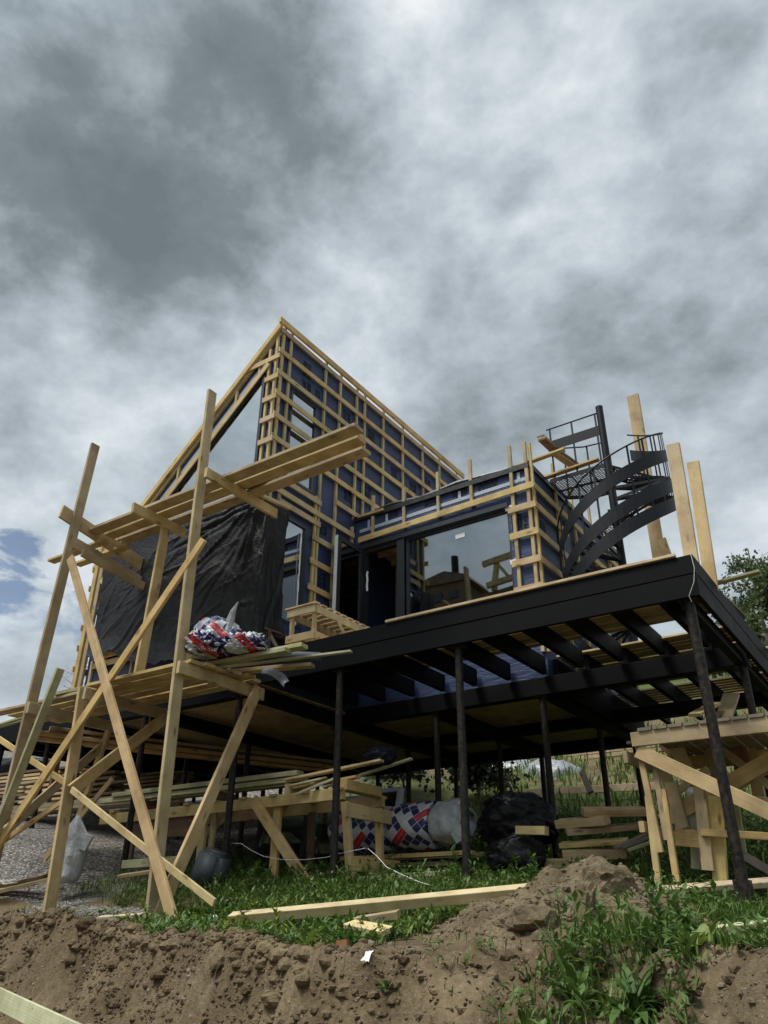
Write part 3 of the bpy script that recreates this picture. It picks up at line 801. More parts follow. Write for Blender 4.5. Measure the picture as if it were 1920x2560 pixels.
# ------------------------------------------------------------------ spiral staircase
SX, SY, SR = -3.0, 10.42, .87
T0, T1, Z0, Z1 = 97.0, 440.0, 3.32, 6.36
def hz(t): return Z0 + (Z1-Z0)*(t-T0)/(T1-T0)
def hp(t, r, z): return (SX+r*math.cos(R(t)), SY+r*math.sin(R(t)), z)
stair = thing('spiral_staircase', (SX,SY,3.3), 'dark steel spiral staircase with mesh treads climbing beside the side box', 'staircase')
mb = MB(); mb.tube([(SX,SY,3.3),(SX,SY,7.42)], .057, 18); mb.tube([(SX,SY,7.42),(SX,SY,7.43)], .06, 18); mb.build('centre_pole', STEEL, stair, True)
NTR = 15; dt = (T1-T0)/NTR
def grate(poly, z, name='mesh_panel', par=None):
    bm = bmesh.new()
    bm.faces.new([bm.verts.new((p[0]-SX, p[1]-SY, 0)) for p in poly])
    return meshobj(name, bm, GRATE, par, Matrix.Translation((SX,SY,z)))
for k in range(NTR):
    ta, tb_ = T0+k*dt, T0+(k+1)*dt+4; z = hz(T0+(k+1)*dt)-.02
    arc = [hp(ta+(tb_-ta)*i/4, SR-.02, z) for i in range(5)]
    poly = [hp(ta-8, .06, z)] + arc + [hp(tb_+8, .06, z)]
    mb = MB()
    for i in range(len(poly)): mb.bar(Vector(poly[i])-Vector((0,0,.02)), Vector(poly[(i+1)%len(poly)])-Vector((0,0,.02)), .045, .006, (0,0,1))
    mb.bar(hp((ta+tb_)/2,.06,z-.03), hp((ta+tb_)/2,SR-.02,z-.03), .03,.006,(0,0,1))
    t = mb.build('tread', STEEL, stair); grate(poly, z-.001, par=t)
def band(name, ta, tb_, dz, h, r=SR, th=.005):
    n = max(4, int((tb_-ta)/6)); vs, fs = [], []
    for i in range(n+1):
        t = ta+(tb_-ta)*i/n; z = hz(t)+dz
        for (rr, zz) in ((r-th,z),(r+th,z),(r+th,z+h),(r-th,z+h)): vs.append(Vector(hp(t,rr,zz))-Vector((SX,SY,3.3)))
    for i in range(n):
        for a in range(4): fs.append((i*4+a, i*4+(a+1)%4, i*4+4+(a+1)%4, i*4+4+a))
    fs += [(0,1,2,3),(n*4+3,n*4+2,n*4+1,n*4)]
    return rawmesh(name, [tuple(v) for v in vs], fs, STEEL, stair, Matrix.Translation((SX,SY,3.3)))
band('stringer', 110, T1, -.38, .22); band('kick_band', 165, T1, -.08, .22); band('guard_band', 178, T1, .44, .21)
mb = MB(); mb.tube([hp(t, SR, hz(t)+.95) for t in [185+i*5 for i in range(int((T1-185)/5)+1)]], .013, 8); mb.build('handrail', STEEL, stair, True)
for k in range(17):
    t = 186+k*17.2
    if t > T1: break
    mb = MB(); mb.bar(hp(t,SR-.012,hz(t)-.2), hp(t,SR-.012,hz(t)+.95), .028,.01,(-math.sin(R(t)),math.cos(R(t)),0)); mb.build('baluster', STEEL, stair)
# landing toward the box roof
LZ = 6.36
poly = [(SX,SY-.03,LZ),(SX-.2,SY+.86,LZ),(SX-.55,SY+.84,LZ),(-3.95,SY+.62,LZ),(-3.95,SY-.03,LZ)]
mb = MB()
for i in range(5): mb.bar(Vector(poly[i])-Vector((0,0,.03)), Vector(poly[(i+1)%5])-Vector((0,0,.03)), .07,.008,(0,0,1))
for u in (.3,.6): mb.bar((SX-u,SY-.02,LZ-.03),(SX-u,SY+.82,LZ-.03),.04,.008,(0,0,1))
mb.bar((SX-.05,SY+.4,LZ-.03),(-3.95,SY+.36,LZ-.03),.04,.008,(0,0,1))
ld = mb.build('landing', STEEL, stair); grate(poly, LZ+.001, par=ld)
mb = MB()
for yy, zt in ((SY-.03,.95),):
    mb.bar((SX,yy,LZ+.62),(-3.92,yy,LZ+.62),.18,.008,(0,0,1)); mb.tube([(SX,yy,LZ+zt),(-3.92,yy,LZ+zt)],.013,8)
    for u in (.08,.48,.86): mb.bar((SX-u,yy,LZ-.05),(SX-u,yy,LZ+zt),.028,.01,(1,0,0))
mb.build('landing_guard', STEEL, stair); mb = MB()
mb.tube([(SX-.2,SY+.86,LZ+.95),(-3.6,SY+.80,LZ+.95),(-3.95,SY+.62,LZ+.95)],.013,8)
for p in ((SX-.2,SY+.86),(SX-.55,SY+.82),(-3.9,SY+.64)): mb.bar((p[0],p[1],LZ-.05),(p[0],p[1],LZ+.95),.028,.01,(1,0,0))
mb.build('landing_guard', STEEL, stair)
# foot stand of the lowest tread
mb = MB(); mb.bar(hp(110,SR-.1,3.3),hp(110,SR-.1,3.5),.05,.05,(1,0,0)); mb.build('foot', STEEL, stair)

def lone(name, p0, p1, w, t, hint, mat, label, cat='timber', group=None, warp=.004):
    return tag(board(name, p0, p1, w, t, hint, mat, None, warp), label, cat, group)
# three tall planks standing on the terrace edge
lone('standing_plank', (-2.754,11.600,5.095), (-2.720,11.600,8.269), .20,.06,(1,0,0), W_LATH, 'widest tall plank standing behind the spiral staircase on the terrace corner', 'plank', 'planks standing on the terrace', .001)
lone('plank_offcut', (-2.586,11.500,5.014), (-2.640,11.500,5.388), .12,.05,(1,0,0), W_LATH, 'short pointed offcut leaning at the foot of the widest standing plank', 'offcut')
lone('standing_plank', (-1.585,8.02,3.22), (-1.53,8.0,4.87), .145,.05,(1,0,.0), W_FRESH, 'knotty plank standing in the middle of the three on the terrace edge', 'plank', 'planks standing on the terrace', .001)
lone('standing_plank', (-1.52,8.47,3.22), (-1.435,8.45,4.83), .135,.05,(1,0,0), W_FRESH, 'knotty plank standing nearest the greenish lath that juts over the edge', 'plank', 'planks standing on the terrace', .001)
lone('jutting_lath', (-2.2,8.60,3.318), (-1.02,8.54,3.36), .09,.026,(0,1,0), W_GREEN, 'greenish lath jutting over the right edge of the terrace', 'lath')
lone('deck_offcut', (-1.52,9.0,3.315),(-1.48,9.7,3.32),.1,.025,(1,0,0),W_GREY,'grey splintered board lying along the right terrace edge','offcut')
lone('deck_offcut', (-1.5,11.2,3.315),(-.9,11.25,3.32),.12,.03,(0,1,0),W_FRESH,'bright board end jutting past the far right terrace edge','offcut')
# timbers bridging box roof and landing
lone('bridge_board', (-4.75,9.85,6.42),(-3.45,9.83,6.47), .09,.035,(0,1,0), W_LATH, 'upper board bridging the box roof and the staircase landing', 'board')
lone('bridge_board', (-4.6,10.42,6.42),(-3.12,10.40,6.47), .10,.035,(0,1,0), W_LATH, 'lower board bridging the box roof and the staircase landing', 'board')
def stack(name, p0, p1, n, w, t, label, cat, mats, hint=(1,0,0), jitter=.02):
    p0, p1 = Vector(p0), Vector(p1)
    root = thing(name, p0, label, cat)
    for i in range(n):
        e = Vector((rnd.uniform(-1,1)*jitter, rnd.uniform(-1,1)*jitter, 0)); e2 = Vector((rnd.uniform(-1,1)*jitter, rnd.uniform(-1,1)*jitter, 0))
        board('board', p0+Vector((0,0,i*(t+.003)))+e, p1+Vector((0,0,i*(t+.003)))+e2, w*rnd.uniform(.9,1.05), t, hint, mats[i % len(mats)], root, .002)
    return root
stack('board_bundle', (-3.840,9.932,6.842),(-3.840,10.727,6.925), 3, .13,.03, 'weathered board bundle poking out highest left of the stair rail', 'board bundle', [W_DARK,W_PINE,W_GREY])
stack('board_bundle', (-3.780,10.423,6.800),(-3.780,11.201,6.927), 3, .12,.03, 'weathered board bundle lying across the staircase landing', 'board bundle', [W_PINE,W_DARK,W_GREY])
# slatted step platform by the door
pf = thing('step_platform', (-6.9,8.6,3.3), 'slatted timber step platform standing at the open terrace door', 'platform')
px0, px1, py0, py1, pz = -7.02, -6.52, 7.75, 9.35, 3.93
for a, b in (((px0,py0,pz-.07),(px1,py0,pz-.07)),((px0,py0,pz-.45),(px1,py0,pz-.45)),((px0,py1,pz-.07),(px1,py1,pz-.07))): board('rail', a, b, .11,.03,(0,0,1), W_FRESH, pf, .001)
for xx in (px0,px1):
    for zz in (pz-.07,pz-.45): board('rail', (xx+(.02 if xx==px0 else -.0),py0+.02,zz),(xx+(.02 if xx==px0 else -.0),py1-.02,zz), .11,.03,(0,0,1), W_FRESH, pf, .001)
    for yy in (py0+.05,py1-.05): board('leg', (xx+(.05 if xx==px0 else -.045),yy,3.29),(xx+(.05 if xx==px0 else -.045),yy,pz-.02), .07,.04,(0,1,0), W_FRESH, pf, .001)
board('brace', (px1+.03,8.2,pz-.1),(px1+.03,8.75,3.32), .06,.022,(0,1,0), W_FRESH, pf, .001)
for k in range(11): board('slat', (px0-.03,py0+.02+k*.155,pz+.005),(px1+.03,py0+.02+k*.155,pz+.005), .105,.024,(0,1,0), W_FRESH, pf, .001)
tr = thing('low_bench', (-7.35,7.75,3.3), 'small brown bench of weathered boards on the terrace left of the step platform', 'bench')
board('top', (-7.38,7.57,3.66),(-7.25,9.3,3.66), .24,.03,(1,0,0), W_DARK, tr, .001)
board('leg', (-7.32,7.64,3.3),(-7.32,7.64,3.64), .2,.03,(1,0,0), W_DARK, tr, .001); board('leg', (-7.28,9.1,3.3),(-7.28,9.1,3.64), .2,.03,(1,0,0), W_DARK, tr, .001)
board('brace', (-7.26,7.66,3.6),(-7.1,7.72,3.33), .06,.03,(0,1,0), W_GREY, tr, .001)
lone('green_offcut', (-7.15,8.1,3.315),(-6.75,7.6,3.33), .09,.03,(1,0,0), W_GREEN, 'greenish offcut lying between the brown bench and the step platform', 'offcut')

# ------------------------------------------------------------------ scaffold
scaf = thing('scaffold', (-8.5,6.0,.1), 'rough two level timber scaffold nailed together in front of the tower', 'scaffold')
def sb(name, p0, p1, w=.15, t=.05, hint=(0,1,0), mat=W_PINE, warp=.003, taper=0.0): return board(name, p0, p1, w, t, hint, mat, scaf, warp, taper)
GA = ground_z(-10.35,6.05)-.1
sb('upright', (-9.960,6.070,6.880),(-10.22,6.07,GA))
sb('upright', (-7.275,6.070,6.828), (-7.09,6.07,-.02), warp=.006)
sb('upright', (-9.006,6.070,2.719), (-8.85,6.07,-.05), taper=.12)
sb('upright', (-9.36,5.90,3.0), (-10.3,5.90,.1), .11, .05, (0,1,0), W_GREEN)
sb('post', (-8.60,6.66,5.30), (-8.70,6.66,2.80))
# upper crossbars run back to the wall, lower ones too
XB = -7.09
sb('crossbar', (XB+.02,5.98,5.35),(XB+.0,7.42,5.35), .15,.05,(0,0,1))
sb('crossbar', (XB+.07,6.85,5.44),(XB+.09,7.6,5.50), .05,.05,(0,0,1))
sb('crossbar', (-8.56,6.0,5.27),(-8.57,7.0,5.27), .15,.05,(0,0,1))
sb('crossbar', (-10.05,5.80,5.56),(-10.05,7.42,5.26), .22,.05,(0,0,1))
sb('crossbar', (-10.0,6.1,5.12),(-9.98,7.40,4.93), .18,.05,(0,0,1))
sb('crossbar', (-9.9,6.2,4.98),(-9.86,7.38,4.82), .13,.05,(0,0,1))
sb('crossbar', (XB+.03,5.95,2.66),(XB+.0,7.45,2.66), .15,.05,(0,0,1))
sb('crossbar', (-8.80,5.95,2.60),(-8.80,7.45,2.60), .15,.05,(0,0,1))
sb('crossbar', (-10.02,5.95,2.58),(-10.02,7.45,2.58), .15,.05,(0,0,1))
# braces in the plane of the outer uprights
sb('brace', (-9.793,5.960,4.768), (-6.598,5.960,-0.040), .125,.045,(1,0,0), W_LATH)
sb('brace', (-6.948,5.990,4.309), (-10.5,5.99,.36), .115,.045,(0,0,1), W_PINE)
sb('brace', (-8.767,6.010,1.421), (-6.139,6.010,0.174), .075,.03,(0,0,1), W_LATH)
sb('brace', (-11.473,6.160,2.532), (-9.127,6.160,1.545), .075,.03,(0,0,1), W_LATH)
sb('brace', (-8.946,6.130,1.373), (-10.486,6.130,0.798), .06,.03,(0,0,1), W_LATH)
# props leaning back to the wall side
sb('prop', (-7.02,7.28,2.72),(-7.08,6.12,.02), .15,.05,(0,1,0), W_LATH)
sb('prop', (-8.79,7.30,2.55),(-8.84,6.05,1.42), .15,.05,(0,1,0), W_PINE)
sb('prop', (-10.0,7.30,2.35),(-10.1,6.0,.95), .12,.04,(0,1,0), W_PINE)
# back posts of the lower level
sb('post', (-9.95,7.25,2.5),(-10.25,7.05,.45), .10,.05,(1,0,0), W_PINE)
sb('brace', (-9.4,7.05,1.75),(-10.3,6.85,.75), .07,.03,(0,0,1), W_LATH)
sb('brace', (-10.3,7.0,.55),(-9.5,6.75,1.0), .08,.03,(0,0,1), W_DARK)
GR1 = 'planks of the upper scaffold walkway'
def plank(y, xa, xb, z, label, w=.195, t=.05, mat=W_PINE, group=GR1, dz=0, dy=0):
    return lone('scaffold_plank', (xa,y,z), (xb,y+dy,z+dz), w, t, (0,1,0), mat, label, 'plank', group, .003)
plank(6.40,-10.05,-4.83,5.455,'upper walkway plank on the outer side, reaching farthest toward the sky')
plank(6.64,-9.95,-4.96,5.455,'middle plank of the three on the upper scaffold walkway',mat=W_PINE)
plank(6.88,-9.9,-5.06,5.455,'upper walkway plank nearest the tower wall, end rubbed dark')
plank(6.55,-11.3,-9.9,5.31,'short board end poking out left below the upper walkway',.14,.045)
plank(6.85,-11.0,-9.7,5.29,'second short board end tucked under the left walkway end',.14,.045)
lone('plank_offcut', (-7.35,6.70,5.50),(-6.60,6.85,5.50), .10,.04,(0,1,0), W_DARK, 'reddish offcut lying on the upper walkway below the tower corner', 'offcut')
lone('plank_offcut', (-6.70,6.6,5.54),(-6.4,6.62,5.54), .09,.045,(0,1,0), W_LATH, 'stubby pale offcut on top of the reddish one', 'offcut')
lone('plank_offcut', (-7.75,6.5,5.50),(-7.45,6.62,5.50), .09,.03,(0,1,0), W_LATH, 'small offcut on the upper walkway right of the tall upright', 'offcut')
# lower platform
GR2 = 'boards of the lower scaffold platform'
for i, (y, xa, xb, lab) in enumerate(((6.16,-8.95,-7.0,'outermost right board of the lower platform'),(6.33,-11.5,-8.75,'outermost left board of the lower platform'),(6.36,-8.9,-6.95,'right board second from the edge of the lower platform'),
    (6.56,-11.4,-6.98,'long board third from the edge of the lower platform'),(6.76,-11.3,-6.9,'long board in the middle of the lower platform'),(6.96,-11.5,-6.85,'long board second from the wall on the lower platform'),(7.16,-11.2,-6.95,'board of the lower platform nearest the wall'))):
    plank(y, xa, xb, 2.76+.002*i, lab, .17, .042, W_PINE, GR2)
lone('scaffold_plank', (-7.3,6.78,2.815),(-6.05,7.2,2.83), .13,.045,(0,1,0), W_PINE, 'board end poking out right of the lower platform under the dark pipes', 'plank')
GR3 = 'greenish boards stored on the lower platform'
def gb(p0, p1, lab, w=.14, t=.05, mat=W_GREEN): return lone('greenish_board', p0, p1, w, t, (0,1,0), mat, lab, 'board', GR3, .002)
gb((-9.9,6.28,2.81),(-5.98,6.66,2.86),'thick greenish board at the bottom of the pile under the sacks')
gb((-9.8,6.42,2.862),(-5.82,6.76,2.915),'greenish board on top of the pile under the sacks')
gb((-8.6,6.22,2.80),(-5.32,7.02,2.83),'long thin greenish lath reaching out furthest right of the platform',.06,.025,W_PALE)
gb((-13.2,6.95,2.78),(-8.6,6.55,2.83),'long greenish lath poking out left of the platform over the side terrace',.07,.035)
gb((-12.9,7.06,2.82),(-8.5,6.75,2.87),'second greenish lath poking out left beside the longer one',.06,.03)
gb((-9.7,6.52,2.83),(-8.0,6.5,2.86),'short greenish board in front of the black sheet foot',.1,.04)
# sacks on the platform
sk = lump('printed_sack', (-7.02,6.45,3.13), (.33,.24,.27), SACK, .28, 1.7, 1.0, None, 5, .4, .75, True)
SACK_UV = .55
tag(sk, 'bulging white printed sack with a twisted top on the lower platform', 'sack')
ear = MB(); ear.tube([(-6.80,6.42,3.16),(-6.77,6.43,3.34),(-6.73,6.42,3.43),(-6.64,6.40,3.53)],[.07,.05,.035,.006],8); ear.build('twisted_top', WHITEFILM, sk, True)
tag(lump('printed_sack', (-7.10,6.30,3.01), (.30,.20,.17), SACK, .75, 3.6, 7.0, None, 5, -.2, .7, True), 'crumpled red and navy printed sack slumped below the bulging one', 'sack')
tag(lump('printed_sack', (-6.63,6.52,2.99), (.30,.18,.12), SACK, .8, 4.2, 13.0, None, 5, .15, .7, True), 'flattened printed sack at the right end of the sack heap', 'sack')
# dark film rolls at the platform end
pr_ = MB(); pr_.tube([(-6.45,6.88,2.92),(-6.2,7.05,2.93),(-5.95,7.22,2.92)],[.06,.062,.06],14,False); pr_.tube([(-5.95,7.22,2.92),(-6.45,6.88,2.92)],[.05,.05],14,False)
tag(pr_.build('film_roll', GREYPL, None, True), 'short roll of blue grey film under the lath end', 'roll')
cs = MB(); n = 12
vs, fs = [], []
for i in range(n+1):
    u = i/n; c = Vector((-6.589,6.950,2.766)).lerp(Vector((-6.019,6.750,2.453)), u) + Vector((0,0,.05*math.sin(u*3)))
    for k in range(7):
        a = R(200-200*k/6*(1-.45*u)); vs.append((c.x+.06*math.cos(a)*.8, c.y+.06*math.cos(a)*.6, c.z+.055*math.sin(a)))
for i in range(n):
    for k in range(6): a = i*7+k; fs.append((a,a+1,a+8,a+7))
tag(rawmesh('film_strip', vs, fs, plain('silvery_grey_film',(.20,.22,.25),.3,.2), None, None, True), 'curled strip of silvery grey film drooping off the platform end', 'film strip')
# timbers stored under the left side of the platform, running back
for i, (dx, dz, lab) in enumerate(((0,0,'lowest long timber slung under the left end of the platform'),(.1,.055,'second long timber slung under the left end of the platform'),(-.08,.11,'third long timber slung under the left end of the platform'),(.05,.165,'top long timber slung under the left end of the platform'))):
    lone('slung_timber', (-11.45+dx+.04*i,6.9+.08*i,2.50+dz), (-9.2+dx,11.6,2.46+dz), .14,.05,(1,0,0), W_PINE, lab, 'timber', 'timbers slung under the platform', .001)

from mathutils.bvhtree import BVHTree
GM = bpy.data.objects['ground'].data
BV = BVHTree.FromPolygons([v.co[:] for v in GM.vertices], [p.vertices[:] for p in GM.polygons])
def onground(p):
    h = BV.ray_cast(Vector((0,0,0)), Vector(p).normalized())
    return h[0] if h[0] is not None else Vector(p)
# ------------------------------------------------------------------ workbench under the house
wb = thing('workbench', (-7.8,8.2,.35), 'long rough timber workbench under the house, loaded with boards', 'workbench')
def bb(name, p0, p1, w=.14, t=.05, hint=(0,0,1), mat=W_LATH): return board(name, p0, p1, w, t, hint, mat, wb, .002)
bb('rail', (-10.6,7.86,1.36),(-6.0,7.86,1.40)); bb('rail', (-10.6,8.70,1.36),(-6.0,8.70,1.40))
bb('leg', (-5.98,7.86,1.30),(-5.83,7.86,.12), .10,.06,(1,0,0)); bb('leg', (-5.98,8.56,1.30),(-5.93,8.56,.2), .09,.06,(1,0,0))
bb('end_board', (-5.92,7.78,1.20),(-5.92,8.80,1.20), .16,.045,(0,0,1)); bb('end_board', (-5.86,7.80,.62),(-5.86,8.84,.62), .16,.045,(0,0,1))
bb('leg', (-7.12,7.93,1.33),(-7.12,7.93,.2), .12,.05,(1,0,0)); bb('leg', (-8.45,7.93,1.33),(-8.45,7.93,.2), .12,.05,(1,0,0)); bb('leg', (-8.30,7.98,1.33),(-8.34,7.98,.2), .08,.05,(1,0,0))
bb('leg', (-9.9,7.93,1.33),(-9.9,7.93,.4), .12,.05,(1,0,0), W_DARK); bb('leg', (-7.12,8.62,1.33),(-7.12,8.62,.3), .1,.05,(1,0,0), W_DARK)
bb('brace', (-7.45,7.81,1.42),(-6.35,7.81,.28), .14,.045,(0,0,1)); bb('brace', (-8.2,8.1,1.3),(-9.4,7.95,.45), .1,.045,(0,0,1))
bb('apron', (-9.9,7.90,1.18),(-8.6,7.90,1.18), .26,.02,(0,0,1), W_DARK)
for k in range(9): bb('cleat', (-10.3+k*.53,7.80,1.452),(-10.3+k*.53,8.78,1.452), .11,.03,(1,0,0), W_PINE)
bb('riser', (-6.95,7.9,1.535),(-6.95,8.3,1.535), .1,.13,(1,0,0), W_LATH); bb('riser', (-8.3,7.9,1.535),(-8.3,8.3,1.535), .1,.13,(1,0,0), W_DARK); bb('riser', (-9.8,7.9,1.535),(-9.8,8.3,1.535), .1,.13,(1,0,0), W_DARK)
bb('riser', (-6.02,7.85,1.50),(-6.02,8.6,1.50), .12,.12,(0,0,1), W_LATH)
GB = 'boards stacked on the workbench'
def ob(p0, p1, lab, w=.14, t=.06, mat=W_GREEN, hint=(0,1,0)): return lone('stored_board', p0, p1, w, t, hint, mat, lab, 'board', GB, .002)
ob((-10.7,7.92,1.63),(-6.72,7.96,1.64),'greenish board at the bottom of the workbench stack')
ob((-10.4,7.90,1.695),(-6.78,7.93,1.71),'greenish board resting on top of the workbench stack')
ob((-10.2,8.15,1.63),(-6.9,8.2,1.64),'greenish board at the back of the workbench stack')
ob((-6.95,7.86,1.63),(-5.55,8.0,1.76),'pale board whose end rises right of the workbench stack',.1,.03,W_FRESH)
ob((-6.9,7.98,1.54),(-5.9,8.0,1.60),'dull yellow board lying under the rising pale one',.11,.03,W_LATH)
ob((-6.6,8.2,1.56),(-5.3,8.28,1.80),'greenish lath end sticking out beside the dark roll',.06,.03,W_PALE)
ob((-6.635,7.700,1.413),(-6.213,7.920,1.594),'pale green lath jutting forward from the bench edge',.05,.03,W_PALE,(1,-1,0))
ob((-6.777,7.740,1.528),(-6.355,7.950,1.621),'second pale green lath beside the jutting one',.06,.02,W_PALE)
tag(lump('dark_roll', (-5.72,8.2,1.86), (.20,.16,.11), plain('dark_blue_film',(.008,.009,.018),.5,0,.2), .5, 2.4, 17.0, None, 4), 'dark blue bundle of film or hose on the right end of the workbench', 'bundle')

# insulation packs, bale, offcuts behind it
def pack(x0, x1, c, r, name, label, seed, mat=SACKP, uvs=1.0, ends=(1,1), cr=1.0):
    NU, NA = 40, 40
    vs, fs = [], []
    for i in range(NU+1):
        u = i/NU; x = x0+(x1-x0)*u
        e = 1 - (.35 if ends[0] else .06)*max(0, 1-u/.12)**2 - (.35 if ends[1] else .06)*max(0, 1-(1-u)/.12)**2
        for k in range(NA):
            a = 2*math.pi*k/NA
            rr = r*e*(1+.09*cr*noise.noise((x*3,math.cos(a)*1.5+seed,math.sin(a)*1.5))+.04*cr*noise.noise((x*9,math.cos(a)*5+seed,math.sin(a)*5)))
            sq = 1+.10*math.cos(2*a)
            vs.append((x, c[0]+rr*sq*math.cos(a), c[1]+rr*.96*math.sin(a)))
    for i in range(NU):
        for k in range(NA): fs.append((i*NA+k, i*NA+(k+1)%NA, (i+1)*NA+(k+1)%NA, (i+1)*NA+k))
    fs.append(tuple(range(NA))); fs.append(tuple(NU*NA+k for k in reversed(range(NA))))
    base = Vector(((x0+x1)/2, c[0], c[1]-r))
    o = rawmesh(name, [tuple(Vector(v)-base) for v in vs], fs, mat, None, Matrix.Translation(base), True)
    uv = o.data.uv_layers.new(name='UVMap')
    for p in o.data.polygons:
        for li in p.loop_indices:
            vi = o.data.loops[li].vertex_index; i, k = divmod(vi, NA)
            kk = k if k <= NA*.75 else k-NA
            uv.data[li].uv = ((x0+(x1-x0)*i/NU)*7.0, kk/NA*2*math.pi*r*7.0)
    return tag(o, label, 'insulation pack')
pack(-7.0,-6.02,(9.05,1.10),.30,'insulation_pack','printed insulation pack framed by the end legs of the workbench',1.0,ends=(1,0))
pack(-6.03,-5.40,(9.05,1.12),.30,'insulation_pack','printed insulation pack right of the workbench, next to the thin pile',5.0,ends=(0,0))
tp = pack(-5.42,-4.98,(9.07,1.12),.28,'torn_pack','torn plain white pack end with a loose flap between two black piles',9.0,WHITEFILM,ends=(0,1),cr=2.6)
fm = MB(); fm.prism([(-5.08,8.80,1.28),(-4.96,8.78,1.10),(-4.84,8.74,.92),(-4.98,8.76,.86),(-5.10,8.78,1.02)],(0,.03,.01)); fm.build('loose_flap', WHITEFILM, tp)
tag(lump('black_bale', (-4.42,9.3,1.12), (.46,.34,.33), PLASTIC2, .35, 1.8, 9.0, None, 5, .2, .8), 'bulky bale wrapped in shiny black film under the terrace', 'bale')
tag(lump('black_film', (-4.2,8.75,.70), (.30,.14,.20), PLASTIC2, .5, 2.4, 2.0, None, 4, .2), 'loose black film hanging below the wrapped bale', 'film')
for i, (p0,p1,w,t,m,lab) in enumerate((
    ((-6.8,8.9,.76),(-4.8,8.85,.76),.12,.05,W_PINE,'upper bearer board under the printed packs'),
    ((-6.8,9.2,.76),(-4.8,9.15,.76),.12,.05,W_PINE,'rear bearer board under the printed packs'),
    ((-6.7,8.8,.64),(-5.0,8.75,.64),.12,.05,W_DARK,'lower bearer board under the printed packs'),
    ((-6.9,7.95,.42),(-4.7,8.05,.50),.12,.05,W_GREEN,'greenish board lying in the grass right of the workbench leg'),
    ((-6.1,7.98,.55),(-7.0,7.9,.42),.10,.04,W_LATH,'pale lath end lying behind the front pile'),
    ((-8.8,8.15,.48),(-6.5,8.1,.45),.14,.1,W_GREEN,'thick greenish timber on the ground below the workbench'),
    ((-8.6,8.0,.40),(-6.4,7.95,.36),.10,.03,W_LATH,'thin lath lying before the thick greenish timber'),
    ((-4.1,8.62,.95),(-3.72,8.55,.92),.09,.09,W_LATH,'square offcut poking out under the black bale'),
    )): lone('bearer_board', p0,p1,w,t,(0,1,0),m,lab,'board')
# heap of offcuts
k = 0
heap = [((-3.75,9.0,.70),(-3.1,9.25,.72),.1,.1,W_LATH,'lowest square offcut of the heap under the terrace'),((-3.8,9.1,.82),(-3.05,9.2,.84),.15,.05,W_LATH,'flat offcut low in the heap under the terrace'),
 ((-3.7,9.05,.95),(-2.95,9.5,1.02),.15,.06,W_PINE,'broad offcut in the middle of the heap'),((-3.85,9.2,1.06),(-3.2,9.05,1.05),.13,.09,W_LATH,'blocky offcut high in the heap'),
 ((-3.5,9.1,1.16),(-2.9,9.5,1.17),.16,.08,W_LATH,'topmost thick offcut of the heap'),((-3.15,9.0,.75),(-2.35,9.6,1.15),.06,.03,W_GREY,'first grey lath leaning at the right of the heap'),
 ((-3.05,8.98,.75),(-2.28,9.6,1.1),.06,.03,W_GREY,'second grey lath leaning at the right of the heap'),((-2.98,8.95,.72),(-2.2,9.55,1.04),.06,.03,W_GREEN,'lowest grey green lath leaning at the right of the heap'),
 ((-3.95,8.9,.62),(-3.4,8.95,.60),.09,.09,W_LATH,'square offcut on the ground at the left foot of the heap')]
for p0,p1,w,t,m,lab in heap: lone('offcut', p0,p1,w,t,(0,1,.3),m,lab,'offcut','offcut heap under the terrace')

# leaned glazing units behind the bench
def unit(c, w, h, lean, yaw, label, fmat=FRAME, gmat=GLASS_DIM):
    M = Matrix.Translation(Vector(c)) @ Matrix.Rotation(yaw,4,'Z') @ Matrix.Rotation(-lean,4,'X')
    root = bpy.data.objects.new('glazed_unit', None); link(root, M); tag(root, label, 'window unit')
    def part(name, boxes, mat):
        mb = MB()
        for b in boxes: mb.box(*b)
        me = bpy.data.meshes.new(name); me.from_pydata(mb.v, [], mb.f); me.materials.append(mat); me.update()
        return link(bpy.data.objects.new(name, me), M, root)
    f = .055
    part('frame', [(-w/2,-w/2+f,-.04,.04,0,h),(w/2-f,w/2,-.04,.04,0,h),(-w/2+f,w/2-f,-.04,.04,0,f),(-w/2+f,w/2-f,-.04,.04,h-f,h)], fmat)
    part('pane', [(-w/2+f,w/2-f,-.01,.01,f,h-f)], gmat)
unit((-8.0,8.95,.5),.85,1.1,R(8),R(6),'glazed unit leaning below the workbench left of its wide leg')
unit((-7.0,8.95,.45),.9,1.15,R(12),R(4),'glazed unit leaning behind the diagonal brace of the workbench', plain('grey_frame',(.26,.28,.30),.4))
unit((-6.42,9.1,.5),.5,1.2,R(14),R(-8),'narrow glazed unit with pale frame leaning near the front pile', plain('pale_frame',(.34,.36,.38),.4))

